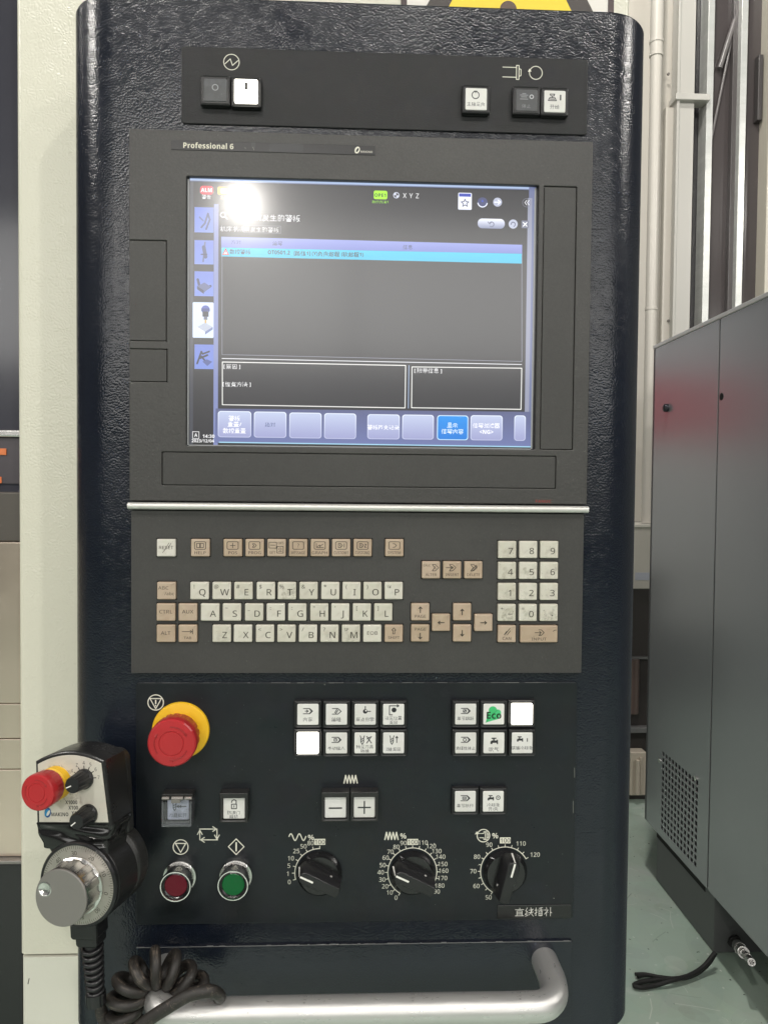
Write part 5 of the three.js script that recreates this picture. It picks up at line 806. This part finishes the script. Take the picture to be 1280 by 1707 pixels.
{ // grey cabinet: its face looks towards the left, square to the panel
  const X = 1.085, far = WX(1089, 700, X).z, near = 0.15, seamZ = WX(1189, 1000, X).z, top = WX(1095, 580, X).y, bot = WX(1084, 1376, X).y;
  const c = thing('grey_cabinet', 'tall grey sheet metal cabinet with square vent holes on the right', 'cabinet', V(X, 0, far));
  const paint = std(rgb(0.40, 0.41, 0.43), 0.27, { metalness: 0.6 });
  const zz = (z) => -(far - z), g = 0.0042;                     // local z
  // vent field in the far door: rows and columns of square holes
  const v0 = WX(1102.5, 1250, X), v1 = WX(1164, 1301, X), vb = WX(1101.5, 1384, X), nc = 11, nr = 13;
  const far0 = 0, sz = zz(seamZ), sh = new THREE.Shape();       // drawn in (z, y), then turned to face left
  const pan = (z0, z1, holes) => { const s = rrect(z0, bot, z1, top, 0.002); s.holes.push(...holes); const e = extrude(s, 0, 0.004, 0.0005, 1, 3); e.rotateY(-Math.PI / 2).translate(0.004, 0, 0); return boxUV(e); };
  const za = zz(v0.z), zb = zz(v1.z), pz = (zb - za) / nc, py = (v0.y - vb.y) / nr, holes = [];
  for (let i = 0; i < nc; i++) for (let j = 0; j < nr; j++) { const z0 = za + i * pz, y1 = v0.y - j * py; holes.push(hole(z0 + pz * 0.16, y1 - py * 0.80, z0 + pz * 0.82, y1 - py * 0.14, 0)); }
  // extrude turns (x, y) into (z, y): rotateY(-90) sends +x to +z and the front to -x
  part('vented_door', pan(0.004, sz - g, holes), paint, c, 'grey door with a field of square vent holes');
  part('door', pan(sz + g, zz(near), []), paint, c);
  part('carcass', [box(0.012, bot + 0.004, 0.0, 0.55, top - 0.004, zz(near)), box(0.0, bot, -0.012, 0.55, top, 0.002, 0.002)], std(rgb(0.10, 0.10, 0.105), 0.4, { metalness: 0.3 }), c);
  part('seam_lining', box(0.0045, bot + 0.006, sz - 0.01, 0.0058, top - 0.006, sz + 0.01), M.gap, c);
  part('dark_lining', box(0.0085, vb.y - 0.05, za - 0.05, 0.0098, v0.y + 0.05, zb + 0.04), M.gap, c);
  part('top_edge', box(-0.003, top + 0.0005, -0.014, 0.55, top + 0.014, zz(near), 0.003), std(rgb(0.60, 0.60, 0.60), 0.3, { metalness: 0.2 }), c, 'pale top edge');
  const pb = WY(1093.5, 1466, 0), pe = WY(1188, 1588.5, 0), px = (pb.x + pe.x) / 2 - X;
  part('plinth', box(px, 0, zz(pb.z), 0.5, bot - 0.002, zz(pe.z), 0.002), std(rgb(0.13, 0.135, 0.137), 0.45), c, 'dark plinth');
  const kn = WX(1112, 680, X), ho = WX(1202, 661, X);
  part('latch_knob', [rod(V(0, kn.y, zz(kn.z)), V(-0.010, kn.y, zz(kn.z)), 0.014, 20), new THREE.SphereGeometry(0.013, 16, 10).scale(0.5, 1, 1).translate(-0.010, kn.y, zz(kn.z))], std(rgb(0.05, 0.05, 0.06), 0.15, { metalness: 0.6 }), c);
  part('lock_hole', rod(V(0.001, ho.y, zz(ho.z)), V(-0.001, ho.y, zz(ho.z)), 0.011, 20), M.gap, c);
  for (const [x, y] of [[1098, 1268], [1158, 1298]]) { const s = WX(x, y, X - 0.004); part('screw', rod(V(0.001, s.y, zz(s.z)), V(-0.005, s.y, zz(s.z)), 0.008, 16), M.chrome, c); }
  // hose fitting under the cabinet
  const f0 = WX(1218, 1563, X + 0.10), f1 = WX(1230, 1577, X + 0.06), f2 = WX(1252, 1604, X + 0.0);
  const fit_ = thing('hose_fitting', 'chrome ribbed hose fitting sticking out under the grey cabinet', 'hose fitting', f0);
  const d = f2.clone().sub(f0), at3 = (t) => d.clone().multiplyScalar(t);
  part('grip', [rod(at3(0), at3(0.16), 0.020, 20), rod(at3(0.2), at3(0.28), 0.018, 20)], M.blackMatte, fit_);
  part('plug', [[0.36, 0.50, 0.017], [0.53, 0.64, 0.016], [0.68, 0.74, 0.011], [0.77, 0.83, 0.011], [0.87, 1.0, 0.010]].map(([a, b, r]) => rod(at3(a), at3(b), r, 20)), M.chrome, fit_);
  part('core', rod(at3(0), at3(1), 0.007, 14), M.satin, fit_);
  // loose cable on the floor
  const lc = thing('loose_cable', 'loose black cable looped on the green floor beside the cabinet plinth', 'cable', WY(1110, 1630, 0));
  const Fp = (x, y, h = 0.010) => WY(x, y, h).sub(lc.position);
  part('cable_loop', tube([Fp(1192, 1588, 0.05), Fp(1183, 1603, 0.03), Fp(1168, 1618, 0.014), Fp(1145, 1629, 0.012), Fp(1115, 1632), Fp(1085, 1634), Fp(1062, 1639), Fp(1056, 1643), Fp(1066, 1646), Fp(1090, 1643), Fp(1120, 1634, 0.02), Fp(1148, 1626, 0.02), Fp(1172, 1611, 0.03), Fp(1190, 1589, 0.06)], 0.0062, 140, 10), M.blackMatte, lc);
  part('cable_end', tube([Fp(1165, 1619, 0.022), Fp(1135, 1631, 0.016), Fp(1100, 1629), Fp(1075, 1625), Fp(1062, 1628)], 0.0055, 60, 8), M.blackMatte, lc);
  part('cable_end', tube([Fp(1100, 1629, 0.012), Fp(1075, 1624, 0.012), Fp(1058, 1624, 0.012)], 0.005, 40, 8), M.blackMatte, lc);
}
// ---------------------------------------------------------------- the hall behind the camera: dark machines below, a long band of windows above
{
  const w = shade(new THREE.Mesh(join([box(-10, 0, 8.6, 10, 2.86, 9), box(-10, 4.65, 8.6, 10, 7.4, 9)]), std(rgb(0.05, 0.048, 0.046), 0.6))); w.name = 'hall_wall'; w.userData.kind = 'structure'; scene.add(w);
  [-6.39, -2.13, 2.13, 6.39].forEach((x, i) => {
    const win = thing('hall_window', ['leftmost', 'left middle', 'right middle', 'rightmost'][i] + ' bright hall window of four behind the camera', 'window', V(x, 3.75, 8.8));
    part('window_pane', box(-2.1, -0.88, 0, 2.1, 0.88, 0.03), std(rgb(0.8, 0.8, 0.8), 0.5, { emissive: rgb(1, 0.98, 0.95), emissiveIntensity: 0.4 }), win);
    part('window_frame', [box(-2.13, -0.88, -0.02, -2.1, 0.88, 0.04), box(2.1, -0.88, -0.02, 2.13, 0.88, 0.04)], M.blackMatte, win);
    const a = new THREE.RectAreaLight(rgb(1, 0.98, 0.94), 3.7, 4.2, 1.76); a.position.set(0, 0, -0.02); win.add(a); a.lookAt(win.position.clone().add(V(0, 0, -5)));
  });
}
{
  const t = thing('distant_machine', 'cream machine with a red top band deep behind the enclosure, mirrored in the grey cabinet', 'machine', V(0.1, 0, -4.3));
  part('body', box(-0.55, 0.5, -0.6, 0.47, 1.74, 0, 0.01), std(rgb(0.62, 0.61, 0.58), 0.4), t);
  part('base', box(-0.53, 0, -0.6, 0.45, 0.5, -0.02, 0.005), std(rgb(0.06, 0.06, 0.06), 0.5), t);
  part('red_band', box(-0.55, 1.745, -0.6, 0.47, 2.15, 0, 0.01), std(rgb(0.60, 0.04, 0.08), 0.4), t);
  part('head', box(-0.50, 2.155, -0.6, 0.42, 2.7, -0.02, 0.01), std(rgb(0.55, 0.55, 0.56), 0.4), t);
}
// ---------------------------------------------------------------- the lamps of the hall
LAMPS.forEach(([x, y, z, cd, r, label]) => {
  const l = thing('ceiling_lamp', label, 'lamp', V(x, y, z));
  part('bulb', new THREE.SphereGeometry(r, 32, 20), std(rgb(0.8, 0.8, 0.8), 0.5, { emissive: rgb(1, 0.97, 0.92), emissiveIntensity: 18 }), l);
  part('shade', turned([[r * 0.5, 0.22], [r * 0.7, 0.20], [r * 1.7, 0.11], [r * 1.72, 0.10]], 40).rotateX(-Math.PI / 2), std(rgb(0.6, 0.6, 0.6), 0.4, { side: THREE.DoubleSide }), l);
  part('cable', rod(V(0, 0.2, 0), V(0, 3, 0), 0.01, 8), M.blackMatte, l);
  const p = new THREE.PointLight(rgb(1, 0.96, 0.90), cd); p.castShadow = true; p.shadow.radius = r * 0.9 / 0.02; l.add(p);
});
renderer.render(scene, camera);
